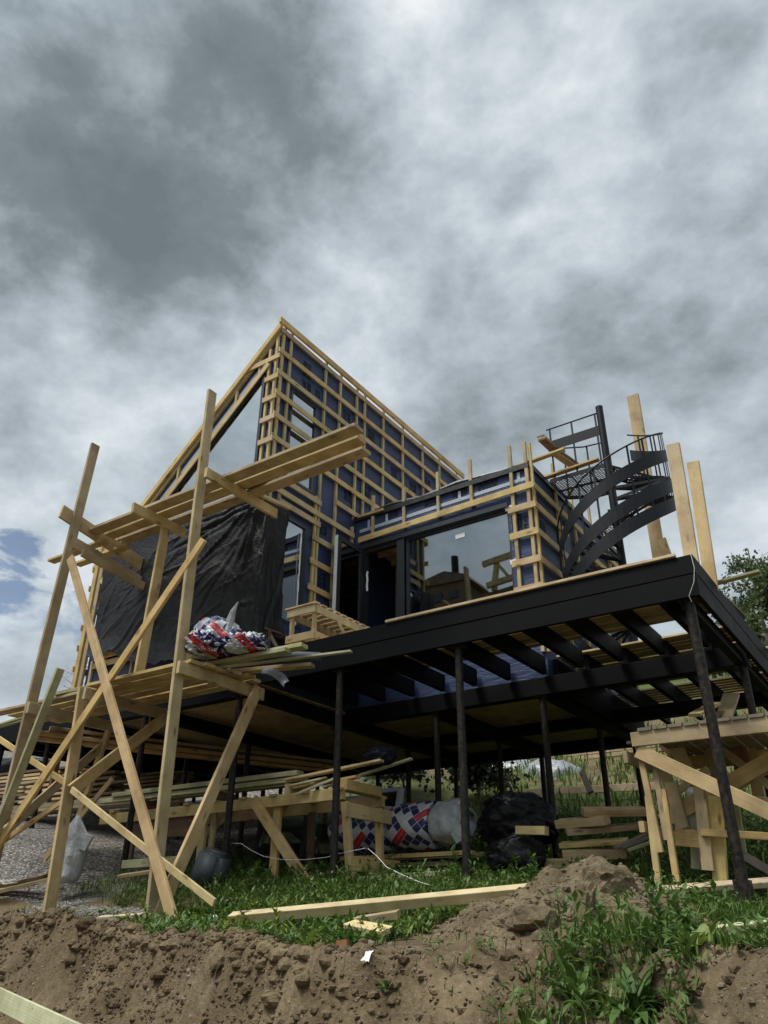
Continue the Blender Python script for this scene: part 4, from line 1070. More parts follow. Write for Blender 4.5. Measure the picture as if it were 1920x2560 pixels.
# things by the left piles
tub = bmesh.new()
bmesh.ops.create_cube(tub, size=1.0)
for v in tub.verts: v.co = Vector((v.co.x*.40*(1 if v.co.z < 0 else .86), v.co.y*.34*(1 if v.co.z<0 else .9), v.co.z*.46))
bmesh.ops.bevel(tub, geom=tub.edges[:], offset=.06, segments=4, affect='EDGES')
tag(meshobj('plastic_tub', tub, GREYPL, None, Matrix.Translation(Vector((-7.52,7.25,.56))) @ Matrix.Rotation(R(12),4,'Z') @ Matrix.Rotation(R(18),4,'Y'), True), 'upturned grey plastic tub leaning against a black pile in the grass', 'tub')
wsk = []
def white_sack():
    NU, NA = 26, 28; vs, fs = [], []
    p0, p1 = Vector((-9.143,6.420,0.415)), Vector((-9.185,6.460,1.195))
    for i in range(NU+1):
        u = i/NU; c = p0.lerp(p1, u)
        r = lerp_tab([(0,.10),(.05,.17),(.4,.21),(.7,.17),(.82,.12),(.92,.07),(1,.025)], u)
        for k in range(NA):
            a = 2*math.pi*k/NA
            f = 1+.20*noise.noise((math.cos(a)*1.6,math.sin(a)*1.6,u*1.3))+.16*(1-abs(noise.noise((math.cos(a)*3.2,math.sin(a)*3.2,u*1.1)))*2)
            vs.append((c.x+r*f*math.cos(a), c.y+.7*r*f*math.sin(a), c.z))
    for i in range(NU):
        for k in range(NA): fs.append((i*NA+k, i*NA+(k+1)%NA, (i+1)*NA+(k+1)%NA, (i+1)*NA+k))
    fs.append(tuple(reversed(range(NA)))); fs.append(tuple(NU*NA+k for k in range(NA)))
    o = rawmesh('white_sack', vs, fs, WHITEFILM, None, None, True)
    tag(o, 'tall white plastic sack slumped in the grass beside the left scaffold post', 'sack')
    mb = MB(); mb.prism([(-9.049,6.400,1.110),(-8.883,6.400,0.956),(-8.737,6.400,0.918),(-8.853,6.400,0.766),(-9.010,6.400,0.803)],(0,.03,.01)); mb.build('loose_corner', WHITEFILM, o)
white_sack()
cb = MB(); cb.tube([(-7.663,7.700,0.896),(-7.501,7.700,0.889),(-7.292,7.700,0.795),(-7.092,7.700,0.725),(-6.788,7.700,0.679),(-6.426,7.700,0.667),(-6.115,7.700,0.682),(-5.919,7.750,0.727),(-5.590,7.750,0.763)],.0032,6)
tag(cb.build('white_cable', CABLE, None, True), 'white cable sagging across the grass below the workbench', 'cable')
cb = MB(); cb.tube([(-5.522,7.700,0.752),(-5.324,7.600,0.658),(-5.131,7.500,0.541),(-4.826,7.350,0.451),(-4.536,7.200,0.375),(-4.263,7.100,0.317)],.0038,6)
tag(cb.build('white_cable', CABLE, None, True), 'white cable running down from the workbench end to the long beam', 'cable')
cb = MB(); cb.tube([(-10.3+.22*math.cos(i*.5),6.45+.16*math.sin(i*.5),.42+.012*(i%5)) for i in range(44)],.008,5)
tag(cb.build('rope_coil', CABLE, None, True), 'loose coil of white rope on the gravel at the far left', 'rope')

# ------------------------------------------------------------------ big trestle at the right
tr = thing('trestle', (-1.9,8.5,.1), 'big timber trestle of nailed boards under the right end of the terrace', 'trestle')
def t_(name, p0, p1, w=.13, t=.04, hint=(0,0,1), mat=W_LATH): return board(name, p0, p1, w, t, hint, mat, tr, .002)
t_('top_rail', (-2.47,7.98,1.66),(-.7,7.98,1.655), .14)
t_('top_rail', (-2.5,9.3,1.62),(-.7,9.3,1.6), .14, mat=W_PINE)
t_('brace', (-2.435,8.000,1.553), (-1.212,8.000,0.833), .14)
t_('leg', (-2.43,8.05,1.60),(-2.37,8.05,.62), .06,.05,(1,0,0), W_LATH)
t_('leg', (-2.409,8.050,1.126), (-2.430,8.050,0.291), .06,.05,(1,0,0), W_LATH)
t_('leg', (-2.311,8.100,1.475), (-2.309,8.100,0.727), .055,.05,(1,0,0), W_PINE)
t_('leg', (-2.270,8.100,1.186), (-2.270,8.100,0.368), .06,.05,(1,0,0), W_PINE)
t_('leg', (-2.270,8.400,1.291), (-2.221,8.400,0.852), .12,.05,(1,0,0), W_PINE)
t_('leg', (-1.852,8.350,1.121), (-1.942,8.350,0.372), .13,.06,(1,0,0), W_PINE); t_('leg', (-1.975,8.300,1.210), (-2.024,8.300,0.469), .11,.05,(1,0,0), W_LATH)
t_('leg', (-2.300,8.900,1.793), (-2.169,8.900,1.278), .15,.05,(1,0,0), W_PINE); t_('leg', (-1.956,9.100,1.815), (-1.946,9.100,1.356), .15,.05,(1,0,0), W_PINE)
t_('leg', (-2.507,9.000,1.633), (-2.380,9.000,1.050), .12,.04,(1,0,0), W_PINE); t_('leg', (-1.712,9.200,1.830), (-1.713,9.200,1.350), .16,.05,(1,0,0), W_DARK)
t_('leg', (-1.621,9.300,2.037), (-1.624,9.300,1.217), .12,.05,(1,0,0), W_LATH); t_('leg', (-1.825,8.900,1.139), (-1.847,8.900,0.620), .14,.05,(1,0,0), W_GREEN)
t_('brace', (-2.442,8.600,1.125), (-1.925,8.600,1.424), .07,.03); t_('brace', (-2.427,8.450,0.932), (-1.913,8.450,1.159), .15,.04, mat=W_PINE)
t_('brace', (-1.827,8.600,1.228), (-1.210,8.600,1.511), .15,.04, mat=W_PINE); t_('brace', (-1.819,8.900,1.645), (-1.404,8.900,1.219), .08,.04, mat=W_PINE)
t_('brace', (-2.455,9.000,1.803), (-1.940,9.000,1.136), .10,.04, mat=W_PINE); t_('brace', (-1.860,9.200,1.315), (-1.407,9.200,1.510), .12,.04, mat=W_PINE)
t_('crossbar', (-2.287,8.350,0.775), (-1.967,8.350,0.732), .16,.04, mat=W_PINE); t_('crossbar', (-2.015,8.250,0.795), (-1.357,8.250,0.724), .065,.05, mat=W_PINE)
t_('crossbar', (-1.804,8.600,1.117), (-1.352,8.600,1.043), .11,.04, mat=W_PINE); t_('crossbar', (-2.5,8.0,.85),(-2.5,9.3,.85), .1,.05, mat=W_LATH)
t_('top_slat', (-2.55,7.95,1.50),(-2.55,9.5,1.55), .12,.04,(0,0,1), W_PINE)
xx = -2.32
while xx < -.75:
    t_('top_slat', (xx,7.94,1.745),(xx+.02,9.4,1.72), .135,.03,(1,0,0), W_GREY); xx += .15
t_('top_slat', (-2.62,8.3,1.70),(-1.4,8.35,1.765), .05,.03,(0,1,0), W_GREY)
ot = MB(); ot.tube([(-1.86,8.25,1.80),(-1.80,8.28,1.805),(-1.74,8.3,1.80)],[.02,.03,.026],10); 
og = ot.build('orange_tool', ORANGE, None, True); tag(og, 'orange handled tool lying on the trestle top', 'tool')
ot = MB(); ot.tube([(-2.2,8.15,1.785),(-2.0,8.2,1.80),(-1.86,8.25,1.80)],[.018,.016,.012],8); ot.build('tool_shaft', STEEL, og, True)
lone('leaning_offcut', (-2.2,8.55,.5),(-2.12,8.5,.98), .08,.03,(1,0,0), W_PALE, 'splintered pale offcut standing inside the trestle', 'offcut')
tag(lump('white_scrap', (-2.099,8.500,1.192), (.06,.04,.05), PAPER, .5,3,1.0,None,3), 'white scrap of film caught in the trestle boards', 'scrap')
for a,b,w,m,lab in (((-2.264,9.900,2.265),(-2.082,10.300,2.465),.16,W_FRESH,'pale boards end behind the trestle, left one'),((-2.024,10.200,2.209),(-1.927,10.600,2.626),.2,W_LATH,'broad plank propped behind the trestle top')):
    lone('propped_plank', a,b,w,.04,(1,0,0),m,lab,'plank')

# ------------------------------------------------------------------ earth heap and ground timbers
def heap_mesh():
    vs, fs = [], []; N = 150
    cx, cy = -2.22, 5.75
    for j in range(N+1):
        for i in range(N+1):
            x, y = -1.75+3.1*i/N, -1.35+2.4*j/N
            r = math.hypot(x/1.25 if x < 0 else x/.88, y/1.0)
            h = .42*max(0, 1-r**1.2)*(1+.12*math.sin(x*4+1))
            X, Y = cx+x, cy+y
            g = ground_z(X, Y)
            k = min(1, max(0, (1.05-r)/.35))
            h += k*(.13*fbm(X*2.3, Y*2.3, 9, 4) + .08*max(0, noise.noise((X*4.5, Y*4.5, 1))) + .05*noise.noise((X*11, Y*11, 3)) + .025*noise.noise((X*24, Y*24, 4)))
            cr = abs(noise.noise((X*2.3, Y*2.3, 21)))
            if cr < .10: h -= .09*(1-cr/.10)*k
            vs.append((X, Y, g+h-.06*(1-k)))
    for j in range(N):
        for i in range(N): a = j*(N+1)+i; fs.append((a,a+1,a+N+2,a+N+1))
    o = rawmesh('earth_heap', vs, fs, None, smooth=True)
    o.data.materials.append(HEAP)
    return tag(o, 'heap of dry brown earth with cracked clods at the right', 'earth heap')
def heapmat():
    m, nt, b, out = newmat('dry_earth'); T = NT(nt)
    pos = T.n('NewGeometry').outputs['Position']
    n = T.math('ADD', T.math('MULTIPLY', T.noise(pos, 4, 6, .65, .3), .5), T.math('MULTIPLY', T.noise(pos, 30, 5, .7), .5))
    c = T.ramp(n, [(.3, (.080,.060,.034)), (.5, (.175,.136,.082)), (.72, (.30,.245,.16))])
    v2 = T.n('TexVoronoi', {'Vector': pos, 'Scale': 48.0})
    pe = T.math('MULTIPLY', T.ramp(v2.outputs['Distance'], [(.16, (1,1,1)), (.24, (0,0,0))]), T.math('GREATER_THAN', T.n('SeparateColor', {0: v2.outputs['Color']}).outputs[1], .72))
    c = T.mix(T.math('MULTIPLY', pe, .6), c, (.46,.40,.31))
    nt.links.new(c, b.inputs['Base Color']); b.inputs['Roughness'].default_value = .95; b.inputs['Specular IOR Level'].default_value = .12
    nt.links.new(T.bump(T.math('ADD', T.noise(pos, 40, 6, .72), T.math('MULTIPLY', pe, .6)), .9, .025), b.inputs['Normal'])
    return m
HEAP = heapmat(); heap_mesh()
from mathutils.bvhtree import BVHTree
_hm = bpy.data.objects['earth_heap'].data
HB = BVHTree.FromPolygons([v.co[:] for v in _hm.vertices], [p.vertices[:] for p in _hm.polygons])
def HBV(x, y, z):
    h = HB.ray_cast(Vector((x,y,60)), Vector((0,0,-1)))
    return max(z, h[0].z) if h[0] is not None else z
def onheap(p):
    h = HB.ray_cast(Vector((0,0,0)), Vector(p).normalized())
    return h[0] if h[0] is not None else Vector(p)
def clod_bm(s, seed, sub=2, ex=.72):
    bm = bmesh.new(); bmesh.ops.create_icosphere(bm, subdivisions=sub, radius=1)
    for v in bm.verts:
        p = v.co.normalized(); q = Vector(tuple(math.copysign(abs(a)**ex, a) for a in p))
        d = 1+.55*fbm(p.x*1.2+seed, p.y*1.2, p.z*1.2, 3)+.16*noise.noise((p.x*4+seed,p.y*4,p.z*4))
        v.co = Vector((q.x*s[0]*d, q.y*s[1]*d, q.z*s[2]*d))
    return bm
def clod(c, s, label, seed, mat=None, cat='clod', name='clod', group='clods on the earth heap'):
    c = Vector(c) if cat == 'stone' or name == 'loose' else onheap(c)
    return tag(meshobj(name, clod_bm(s, seed, 3), mat or HEAP, None, Matrix.Translation(c) @ Matrix.Rotation(seed,4,'Z') @ Matrix.Rotation(.4,4,'X')), label, cat, group)
clod((-2.019,5.620,0.264),(.17,.11,.10),'dark cracked clod crowning the earth heap',1.2)
clod((-2.112,5.350,0.120),(.17,.06,.15),'flat pale slab of cracked clay on the left flank of the heap',2.0)
clod((-2.432,5.250,0.025),(.15,.09,.08),'brown clod slab low on the left flank of the heap',3.3)
clod((-2.490,5.100,-0.010),(.06,.05,.05),'small squarish clod at the left foot of the heap',4.1)
clod((-2.538,5.050,0.023),(.05,.05,.04),'crumbly dark clod beside the squarish one',5.7)
clod((-1.765,5.050,0.039),(.10,.07,.06),'grey clod in the middle of the heap front',6.4)
clod((-1.769,4.850,-0.010),(.09,.07,.06),'tan clod below the grey one on the heap front',7.2)
clod((-1.831,4.600,-0.022),(.09,.05,.05),'wide clod at the front foot of the heap',8.5)
clod((-1.626,4.200,-0.100),(.05,.04,.035),'small pale stone at the front foot of the heap',9.1,STONE,'stone','stone')
for i,(x,y,s) in enumerate(((1205,2090,.04),(1190,2105,.03),(1150,2085,.035))):
    p = Vector((-1.939,4.362,-0.182)); q = p+Vector((.08*i-.1,.07*i,.02)); clod(q,(s,s*.8,s*.6),('first','second','third')[i]+' crumbly clod on the slope left of the weeds',10.0+i)
lone('ground_beam', (-5.508,5.620,0.037), (-2.478,5.950,0.249), .095,.08,(0,1,.45), W_FRESH, 'long pale beam lying on the ground from the pit edge to the earth heap', 'beam',None,.001)
lone('ground_beam', (-2.428,7.950,0.292), (-1.244,8.000,0.355), .12,.05,(0,1,.4), W_FRESH, 'pale beam end emerging right of the earth heap below the trestle', 'beam',None,.001)
lone('ground_offcut', (-4.044,5.500,0.020),(-3.712,5.600,0.069), .10,.06,(0,1,.2), W_LATH, 'thick offcut tucked under the long pale beam', 'offcut')
lone('ground_offcut', (-3.957,5.300,0.001), (-3.509,5.150,-0.044), .12,.035,(0,1,.3), W_FRESH, 'pale offcut lying in the grass below the long beam', 'offcut')
lone('ground_offcut', (-7.770,5.950,0.038), (-7.148,6.000,0.065), .06,.035,(0,1,.3), W_FRESH, 'pale lath piece lying on the pit edge at the left', 'offcut')
lone('ground_offcut', (-10.504,6.300,0.316), (-9.437,6.400,0.461), .09,.05,(0,1,.3), W_PINE, 'timber lying on the gravel at the far left edge', 'timber')
lone('ground_offcut', (-10.616,6.350,0.384), (-9.676,6.500,0.507), .09,.05,(0,1,.3), W_DARK, 'second darker timber behind the one at the far left edge', 'timber')
lone('pit_plank', (-5.9,3.72,-.46), (-4.05,3.2,-.575), .12,.03,(.2,.1,1), W_PALE, 'pale greenish plank leaning on the pit slope at the lower left', 'plank',None,.001)
lone('ground_lath', (-1.275,5.000,-0.021), (-0.887,5.000,0.030), .05,.04,(0,1,.3), W_PALE, 'pale lath among the weeds right of the earth heap', 'lath')
lone('ground_lath', (-0.984,4.400,-0.124), (-0.782,4.400,-0.068), .05,.03,(0,1,.3), W_PALE, 'second pale lath lower down at the right edge', 'lath')
lone('ground_lath', (-1.794,8.700,0.618), (-1.628,9.300,0.459), .1,.05,(0,0,1), W_GREY, 'grey timber slanting down right of the thick corner pile', 'timber')
lone('ground_lath', (-8.752,6.900,0.505), (-8.022,6.900,0.554), .08,.04,(0,1,.3), W_LATH, 'short lath lying behind the crossed scaffold feet', 'lath')
lone('ground_lath', (-9.075,7.200,0.662), (-7.931,7.200,0.681), .1,.08,(0,0,1), W_GREEN, 'thick greenish timber on the ground behind the crossed braces', 'timber')
def paper(c, w, h, seed):
    vs, fs, n = [], [], 9
    for j in range(n+1):
        for i in range(n+1):
            x, y = (i/n-.5)*w, (j/n-.5)*h
            z = .45*w*noise.noise((x*22+seed,y*22,seed)) + .25*w*abs(noise.noise((x*50,y*50+seed,2))) + 1.2*y
            vs.append((x+.2*w*noise.noise((y*30,seed,x*9)), y*.8, z))
    for j in range(n):
        for i in range(n): k = j*(n+1)+i; fs.append((k,k+1,k+n+2,k+n+1))
    return rawmesh('litter', vs, fs, PAPER, None, Matrix.Translation(Vector(c)))
tag(paper(onground((-3.054,4.262,-0.181))+Vector((0,0,.015)), .06, .05, 3.0), 'crumpled white paper on the grass lip above the pit', 'litter')
tag(paper(onground((-6.063,5.954,0.007))+Vector((0,0,.015)), .07, .05, 8.0), 'white scrap on the bank beside the crossed scaffold feet', 'litter')
tag(lump('litter', onground((-9.698,6.764,0.368))+Vector((0,0,.01)), (.03,.03,.03), STONE,.4,3,8.0,None,3), 'pale stone beside the foot of the left upright', 'stone')
bk = MB(); q = onground((-3.586,4.716,-0.133)); bk.bar(q+Vector((-.035,0,.015)), q+Vector((.035,.015,.02)),.04,.03); tag(bk.build('brick_piece', BRICK), 'orange brick fragment in the grass left of the white paper', 'brick')
# stones and roots in the cut face
vs, fs = [], []
def peb(c, s):
    b = len(vs); bm = bmesh.new(); bmesh.ops.create_icosphere(bm, subdivisions=1, radius=1)
    a = rnd.uniform(0,6)
    for v in bm.verts:
        f = 1+.35*rnd.uniform(-1,1); x,y,z = v.co*f
        vs.append((c[0]+s*(x*math.cos(a)-y*math.sin(a)), c[1]+s*.8*(x*math.sin(a)+y*math.cos(a)), c[2]+s*.65*z))
    fs.extend([tuple(b+v.index for v in f.verts) for f in bm.faces]); bm.free()
def gz(x, y):
    h = BV.ray_cast(Vector((x,y,60)), Vector((0,0,-1)))
    return h[0].z if h[0] is not None else ground_z(x,y)
for i in range(1700):
    X = rnd.uniform(-9,-.2); ye = lerp_tab(T_EDGE_Y, X); Y = ye - abs(rnd.gauss(0,.32)) + rnd.choice((.0,.25)); 
    peb((X,Y,gz(X,Y)), min(.03, .004+rnd.expovariate(190)))
for i in range(500):
    X = rnd.uniform(-3.3,-.9); Y = rnd.uniform(4.5,6.4); z = gz(X,Y)
    r = math.hypot((X+2.22)/.9,(Y-5.75)/.8)
    z = HBV(X,Y,z)
    peb((X,Y,z+.005), min(.022,.004+rnd.expovariate(220)))
tag(rawmesh('pebbles', vs, fs, STONE), kind='stuff')
vs, fs = [], []
for i in range(420):
    X = rnd.uniform(-9.3,-3.0); ye = lerp_tab(T_EDGE_Y, X); Y = ye + rnd.gauss(-.03,.07)
    if noise.noise((X*1.1, 3.0, 44)) < -.25: continue
    r_ = .016+min(.05, rnd.expovariate(55)); bm = clod_bm((r_*1.25,r_,r_*.75), rnd.uniform(0,90), 2, .95); k = len(vs); c = Vector((X,Y,gz(X,Y)-r_*.25))
    a = rnd.uniform(0,6)
    for v in bm.verts: vs.append(tuple(c+Matrix.Rotation(a,3,'Z')@v.co))
    fs.extend([tuple(k+v.index for v in f.verts) for f in bm.faces]); bm.free()
tag(rawmesh('sod_clods', vs, fs, SOIL), kind='stuff')
vs, fs = [], []
for i in range(7500):
    X = rnd.uniform(-9.2,-.3); ye = lerp_tab(T_EDGE_Y, X); q = abs(rnd.gauss(0,.4)) if X < -2.8 else rnd.uniform(0,1.8); Y = ye + .06 - q
    if noise.noise((X*1.8, Y*1.8, 40)) < -.15: continue
    peb((X,Y,gz(X,Y)+.003), min(.05, .006+rnd.expovariate(120)))
tag(rawmesh('soil_crumbs', vs, fs, SOIL), kind='stuff')
vs, fs = [], []
for i in range(4200):
    X = rnd.uniform(-3.6,-1.2); Y = rnd.uniform(4.3,6.6); z = HBV(X,Y,-9)
    if z < -5 or z < gz(X,Y)-.01: continue
    peb((X,Y,z), min(.05, .005+rnd.expovariate(130)))
tag(rawmesh('heap_crumbs', vs, fs, HEAP), kind='stuff')
vs, fs = [], []
rt = MB()
for i in range(45):
    X = rnd.uniform(-8.5,-.8); ye = lerp_tab(T_EDGE_Y, X)
    y0 = ye - rnd.uniform(-.02,.1); z0 = gz(X,y0)+.01; L = rnd.uniform(.05,.22); p = [(X,y0,z0)]
    dx = rnd.uniform(-.5,.3)
    for s in range(1,6):
        u = s/5; yy = y0-.03-L*.45*u; p.append((X+dx*L*u+.01*rnd.uniform(-1,1), yy, max(gz(X+dx*L*u,yy)+.012, z0-L*u*1.1)))
    rt.tube(p, [.0016]*5+[.0008], 4, False)
tag(rt.build('roots', ROOTS), kind='stuff')

# ------------------------------------------------------------------ background
def pile_of(name, o, L, n_layers, n_wide, w, t, label, mats, yaw=0.0, gap=.03):
    root = thing(name, o, label, 'timber stack')
    d = Vector((math.cos(yaw), math.sin(yaw), 0)); q = Vector((-math.sin(yaw), math.cos(yaw), 0))
    for l in range(n_layers):
        for k in range(n_wide):
            off = rnd.uniform(-.15,.15)
            a = Vector(o)+q*(k*(w+.01))+d*off+Vector((0,0,.1+l*(t+gap)))
            board('board', a, a+d*(L*rnd.uniform(.85,1.05)), w, t, q, mats[(l+k) % len(mats)], root, .001)
    return root
pile_of('timber_stack', (-17.625,10.045,2.319), 2.6, 7, 3, .15,.05,'reddish timber stack at the far left edge behind the uprights',[W_DARK,W_LATH,W_PINE],.1)
pile_of('timber_stack', (-16.347,10.058,2.140), 3.0, 5, 4, .15,.05,'timber stack with spacers behind the left scaffold braces',[W_LATH,W_PINE,W_LATH],.05,.05)
pile_of('timber_stack', (-14.611,8.803,1.704), 4.2, 2, 3, .13,.07,'low pile of fresh pale beams on the gravel at the left',[W_FRESH],.06,.0)
pile_of('timber_stack', (-16.007,11.633,2.386), 2.6, 6, 3, .15,.05,'stack of boards glimpsed between the left piles under the house',[W_LATH,W_GREEN,W_PINE],.05)
tag(lump('film_cover', (-18.276,14.500,3.831), (.9,.5,.5), CLEARFILM,.3,1.6,4.0,None,4,0,.8), 'grey dusty film cover behind the left piles', 'film cover')
tag(lump('dark_cover', (-27.235,16.000,4.771), (2.2,.8,.35), PLASTIC2,.25,1.2,14.0,None,4,.1,.8), 'long dark cover over goods on the left skyline', 'cover')
tag(lump('dark_cover', (-19.111,14.000,3.748), (.6,.5,.4), PLASTIC2,.3,1.6,15.0,None,4,.1,.8), 'dark shiny cover beside the film behind the left piles', 'cover')
lone('far_post', (-14.977,12.500,3.868), (-14.883,12.500,2.657), .1,.08,(1,0,0), W_LATH, 'slim pale post among the rear piles', 'post')
lone('far_post', (-13.743,12.200,3.626), (-13.698,12.200,2.724), .1,.08,(1,0,0), W_LATH, 'second pale post with a cap among the rear piles', 'post')
lone('far_post', (-14.482,9.500,3.259), (-14.690,9.500,0.658), .09,.09,(1,0,0), W_PINE, 'timber post with a short cap board under the side terrace', 'post')
lone('cap_board', (-14.583,9.400,3.207), (-14.099,9.400,3.208), .1,.06,(0,0,1), W_GREY, 'short cap board on the post under the side terrace', 'board')
tag(lump('wrapped_pallet', (-9.517,19.000,3.277), (1.3,.5,.55), CLEARFILM,.25,1.7,21.0,None,4,0,.75), 'film wrapped goods behind the house, leftmost in the gap below the floor', 'wrapped goods')
tag(lump('wrapped_pallet', (-7.832,18.500,3.095), (.75,.5,.5), CLEARFILM,.3,1.9,24.0,None,4,0,.75), 'grey film cover draped over goods in the gap behind the black bale', 'wrapped goods')
pile_of('timber_stack', (-9.664,20.000,3.505), 9.5, 5, 2, .16,.1,'long timber stack on the slope behind the house, seen under the floor',[W_LATH,W_PINE],.0,.02)
lone('far_board', (-7.519,16.200,2.535), (-4.638,16.200,2.441), .14,.06,(0,0,1), W_FRESH, 'long pale board lying across the grass behind the house', 'board')
lone('far_board', (-5.877,15.500,2.696), (-5.676,15.300,2.288), .12,.06,(1,0,0), W_DARK, 'brown stake leaning behind the house near the rear piles', 'stake')

def tree(name, base, H, crown, label, leaf, nleaf, lsize, trunk_r=.12, seed=1, lean=0.0, droop=False):
    rr = random.Random(seed); base = Vector(base)
    root = thing(name, base, label, 'tree')
    mb = MB(); tops = []
    trunk = [base+Vector((lean*H*u*u+.15*noise.noise((u*3,seed,0)), .15*noise.noise((u*3,seed,5)), H*u)) for u in [i/9 for i in range(10)]]
    mb.tube(trunk, [trunk_r*(1-.9*i/9)+.01 for i in range(10)], 8)
    limbs = []
    for i in range(26):
        u = rr.uniform(.25,.95); p = trunk[int(u*9)].lerp(trunk[min(9,int(u*9)+1)], u*9-int(u*9))
        a = rr.uniform(0,6.283); L = crown*(1.15-u)*rr.uniform(.6,1.1)+.25
        e = p+Vector((math.cos(a)*L, math.sin(a)*L, L*rr.uniform(.2,.7)))
        m = p.lerp(e,.5)+Vector((0,0,.12*L)); mb.tube([p,m,e],[trunk_r*.3*(1.1-u),trunk_r*.18*(1.1-u)+.006,.006],5,False)
        limbs.append((p,m,e,L))
    mb.build('trunk', BARK, root, True)
    vs, fs = [], []
    for i in range(nleaf):
        p,m,e,L = limbs[rr.randrange(len(limbs))]
        u = rr.uniform(.25,1.05); c = p.lerp(m,u*2) if u < .5 else m.lerp(e,u*2-1)
        sp = .22+.25*L
        c = c+Vector((rr.gauss(0,sp*.5),rr.gauss(0,sp*.5),rr.gauss(0,sp*.4)-(abs(rr.gauss(0,sp*.9)) if droop else 0)))
        if noise.noise((c.x*.9+seed,c.y*.9,c.z*.9)) < -.12: continue
        s = lsize*rr.uniform(.6,1.3)
        a = Vector((rr.gauss(0,1),rr.gauss(0,1),rr.gauss(0,.6)-(1.0 if droop else 0))).normalized(); b = a.cross(Vector((rr.gauss(0,1),rr.gauss(0,1),rr.gauss(0,1)))).normalized()
        k = len(vs); vs += [tuple(c-base), tuple(c+a*s*.5+b*s*.32-base), tuple(c+a*s-base), tuple(c+a*s*.5-b*s*.32-base)]
        fs.append((k,k+1,k+2,k+3))
    rawmesh('crown', vs, fs, leaf, root, Matrix.Translation(base))
    return root
TOP1 = Vector((-3.131,24.000,9.863)).z; TOP2 = Vector((-4.068,25.000,9.223)).z
def gp(x, y): return (x, y, ground_z(x, y)-.1)
tree('birch_tree', gp(-3.05,24), TOP1+.5-ground_z(-3.05,24), 1.35, 'tall drooping birch behind the right terrace corner', BIRCH, 10500, .12, .09, 3, 0, True)
tree('birch_tree', gp(-3.95,25), TOP2-ground_z(-3.95,25), .7, 'shorter birch left of the tall one behind the terrace edge', BIRCH, 6000, .13, .07, 5, 0, True)
tree('birch_tree', gp(-1.7,24.5), TOP1+.1-ground_z(-1.7,24.5), 1.4, 'birch cut by the right edge of the photo', BIRCH, 9000, .13, .09, 8, 0, True)
for i,(x,y,h,lab) in enumerate(((-33,30,5.5,'leafy bush far behind the left piles, nearest the house'),(-38,31,5.0,'leafy bush far behind the left piles, beside the bare one'),(-6.5,33,2.0,'low bush on the slope behind the trestle'),(-4.6,31,1.6,'small bush on the grass slope at the right edge'),(-23,34,5,'bushy tree on the slope behind the house'),(-16,36,5,'bushy tree on the slope above the timber stack'),(-11.6,16.5,1.5,'dark bush behind the house seen left of the tall middle pile'),(-10.2,15.6,1.3,'dark bush behind the house above the printed packs'),(-8.4,15.8,1.4,'dark bush behind the house above the black bale'),(-13.4,17,1.6,'dark bush behind the house above the workbench'))):
    tree('bush', gp(x,y), h, h*.5, lab, FAR, 3500, .28 if h > 1.8 else .13, .1 if h > 1.8 else .03, 20+i)
tree('bare_tree', gp(-40,27), 5.5, 1.6, 'nearly bare tree against the sky under the side terrace', FAR, 250, .12, .09, 31)

# ------------------------------------------------------------------ grass and weeds
def heap_r(X, Y):
    x, y = X+2.22, Y-5.75
    return math.hypot(x/1.25 if x < 0 else x/.88, y/1.0)
def dens(X, Y):
    ye = lerp_tab(T_EDGE_Y, X)
    if heap_r(X,Y) < .95: return 0, 0
    n = .5+.9*fbm(X*.9, Y*.9, 31, 3)
    if X > -1.95 and Y < 5.2:
        if X > -1.0 and Y < 3.75: return 0, 0
        return (.6, .24 if X < -1.3 else .12) if Y > 3.2 else (0, 0)
    if -3.35 < X < -1.9 and Y < 5.6+.6*(X+3.35): return .05*n, .1
    if Y < ye+.03: return 0, 0
    if Y < 7.6:
        if X < -8.3: return (.9*n, .17) if (X > -9.9 and Y > 6.55) else ((.15*n if Y > 6.2 else .35*n), .07)
        if X < -6.9: return (.10*n if Y < 6.35 else 1.0*n), (.06 if Y < 6.3 else .2)
        if X < -1.9:
            t = (Y-ye)/(7.6-ye)
            return (.75+.6*n)*(1 if Y-ye > .35 else .6), .065+.19*max(0,(t-.38)/.62)
        return (.8, .06) if X > -1.42 else (1.1+.3*n, .20)
    if X < -9.2: return .05, .1
    if Y < 10: return .75*n+.15, .24
    if Y < 14.4: return .9*n+.2, (.3 if X < -6 else .42)
    return .5*n, .3
def blades(name, n, box, mat, wmul, hmul, seed, curl=.5, minz=None):
    rr = random.Random(seed); vs, fs = [], []
    tries = 0; cnt = 0
    while cnt < n and tries < n*12:
        tries += 1
        X, Y = rr.uniform(box[0],box[1]), rr.uniform(box[2],box[3])
        d, h = dens(X, Y)
        if rr.random() > d: continue
        z = gz(X, Y) - .01
        h = h*hmul*rr.uniform(.45,1.35); w = wmul*rr.uniform(.6,1.4)
        a = rr.uniform(0,6.283); dx, dy = math.cos(a), math.sin(a)
        lean = curl*rr.uniform(.2,1.0)*h
        k = len(vs)
        px, py = -dy*w, dx*w
        x1, y1, z1 = X+dx*lean*.3, Y+dy*lean*.3, z+h*.6
        x2, y2, z2 = X+dx*lean, Y+dy*lean, z+h*(1-.25*curl*rr.random())
        vs += [(X-px*.6,Y-py*.6,z),(X+px*.6,Y+py*.6,z),(x1-px,y1-py,z1),(x1+px,y1+py,z1),(x2,y2,z2)]
        fs += [(k,k+1,k+3,k+2),(k+2,k+3,k+4)]
        cnt += 1
    return tag(rawmesh(name, vs, fs, mat), kind='stuff')
blades('grass', 17000, (-9.5,-.1,2.9,7.7), GRASS, .0042, .85, 1, .9)
blades('grass', 6000, (-9.5,-.6,7.6,14.5), GRASS, .007, 1.0, 2, .8)
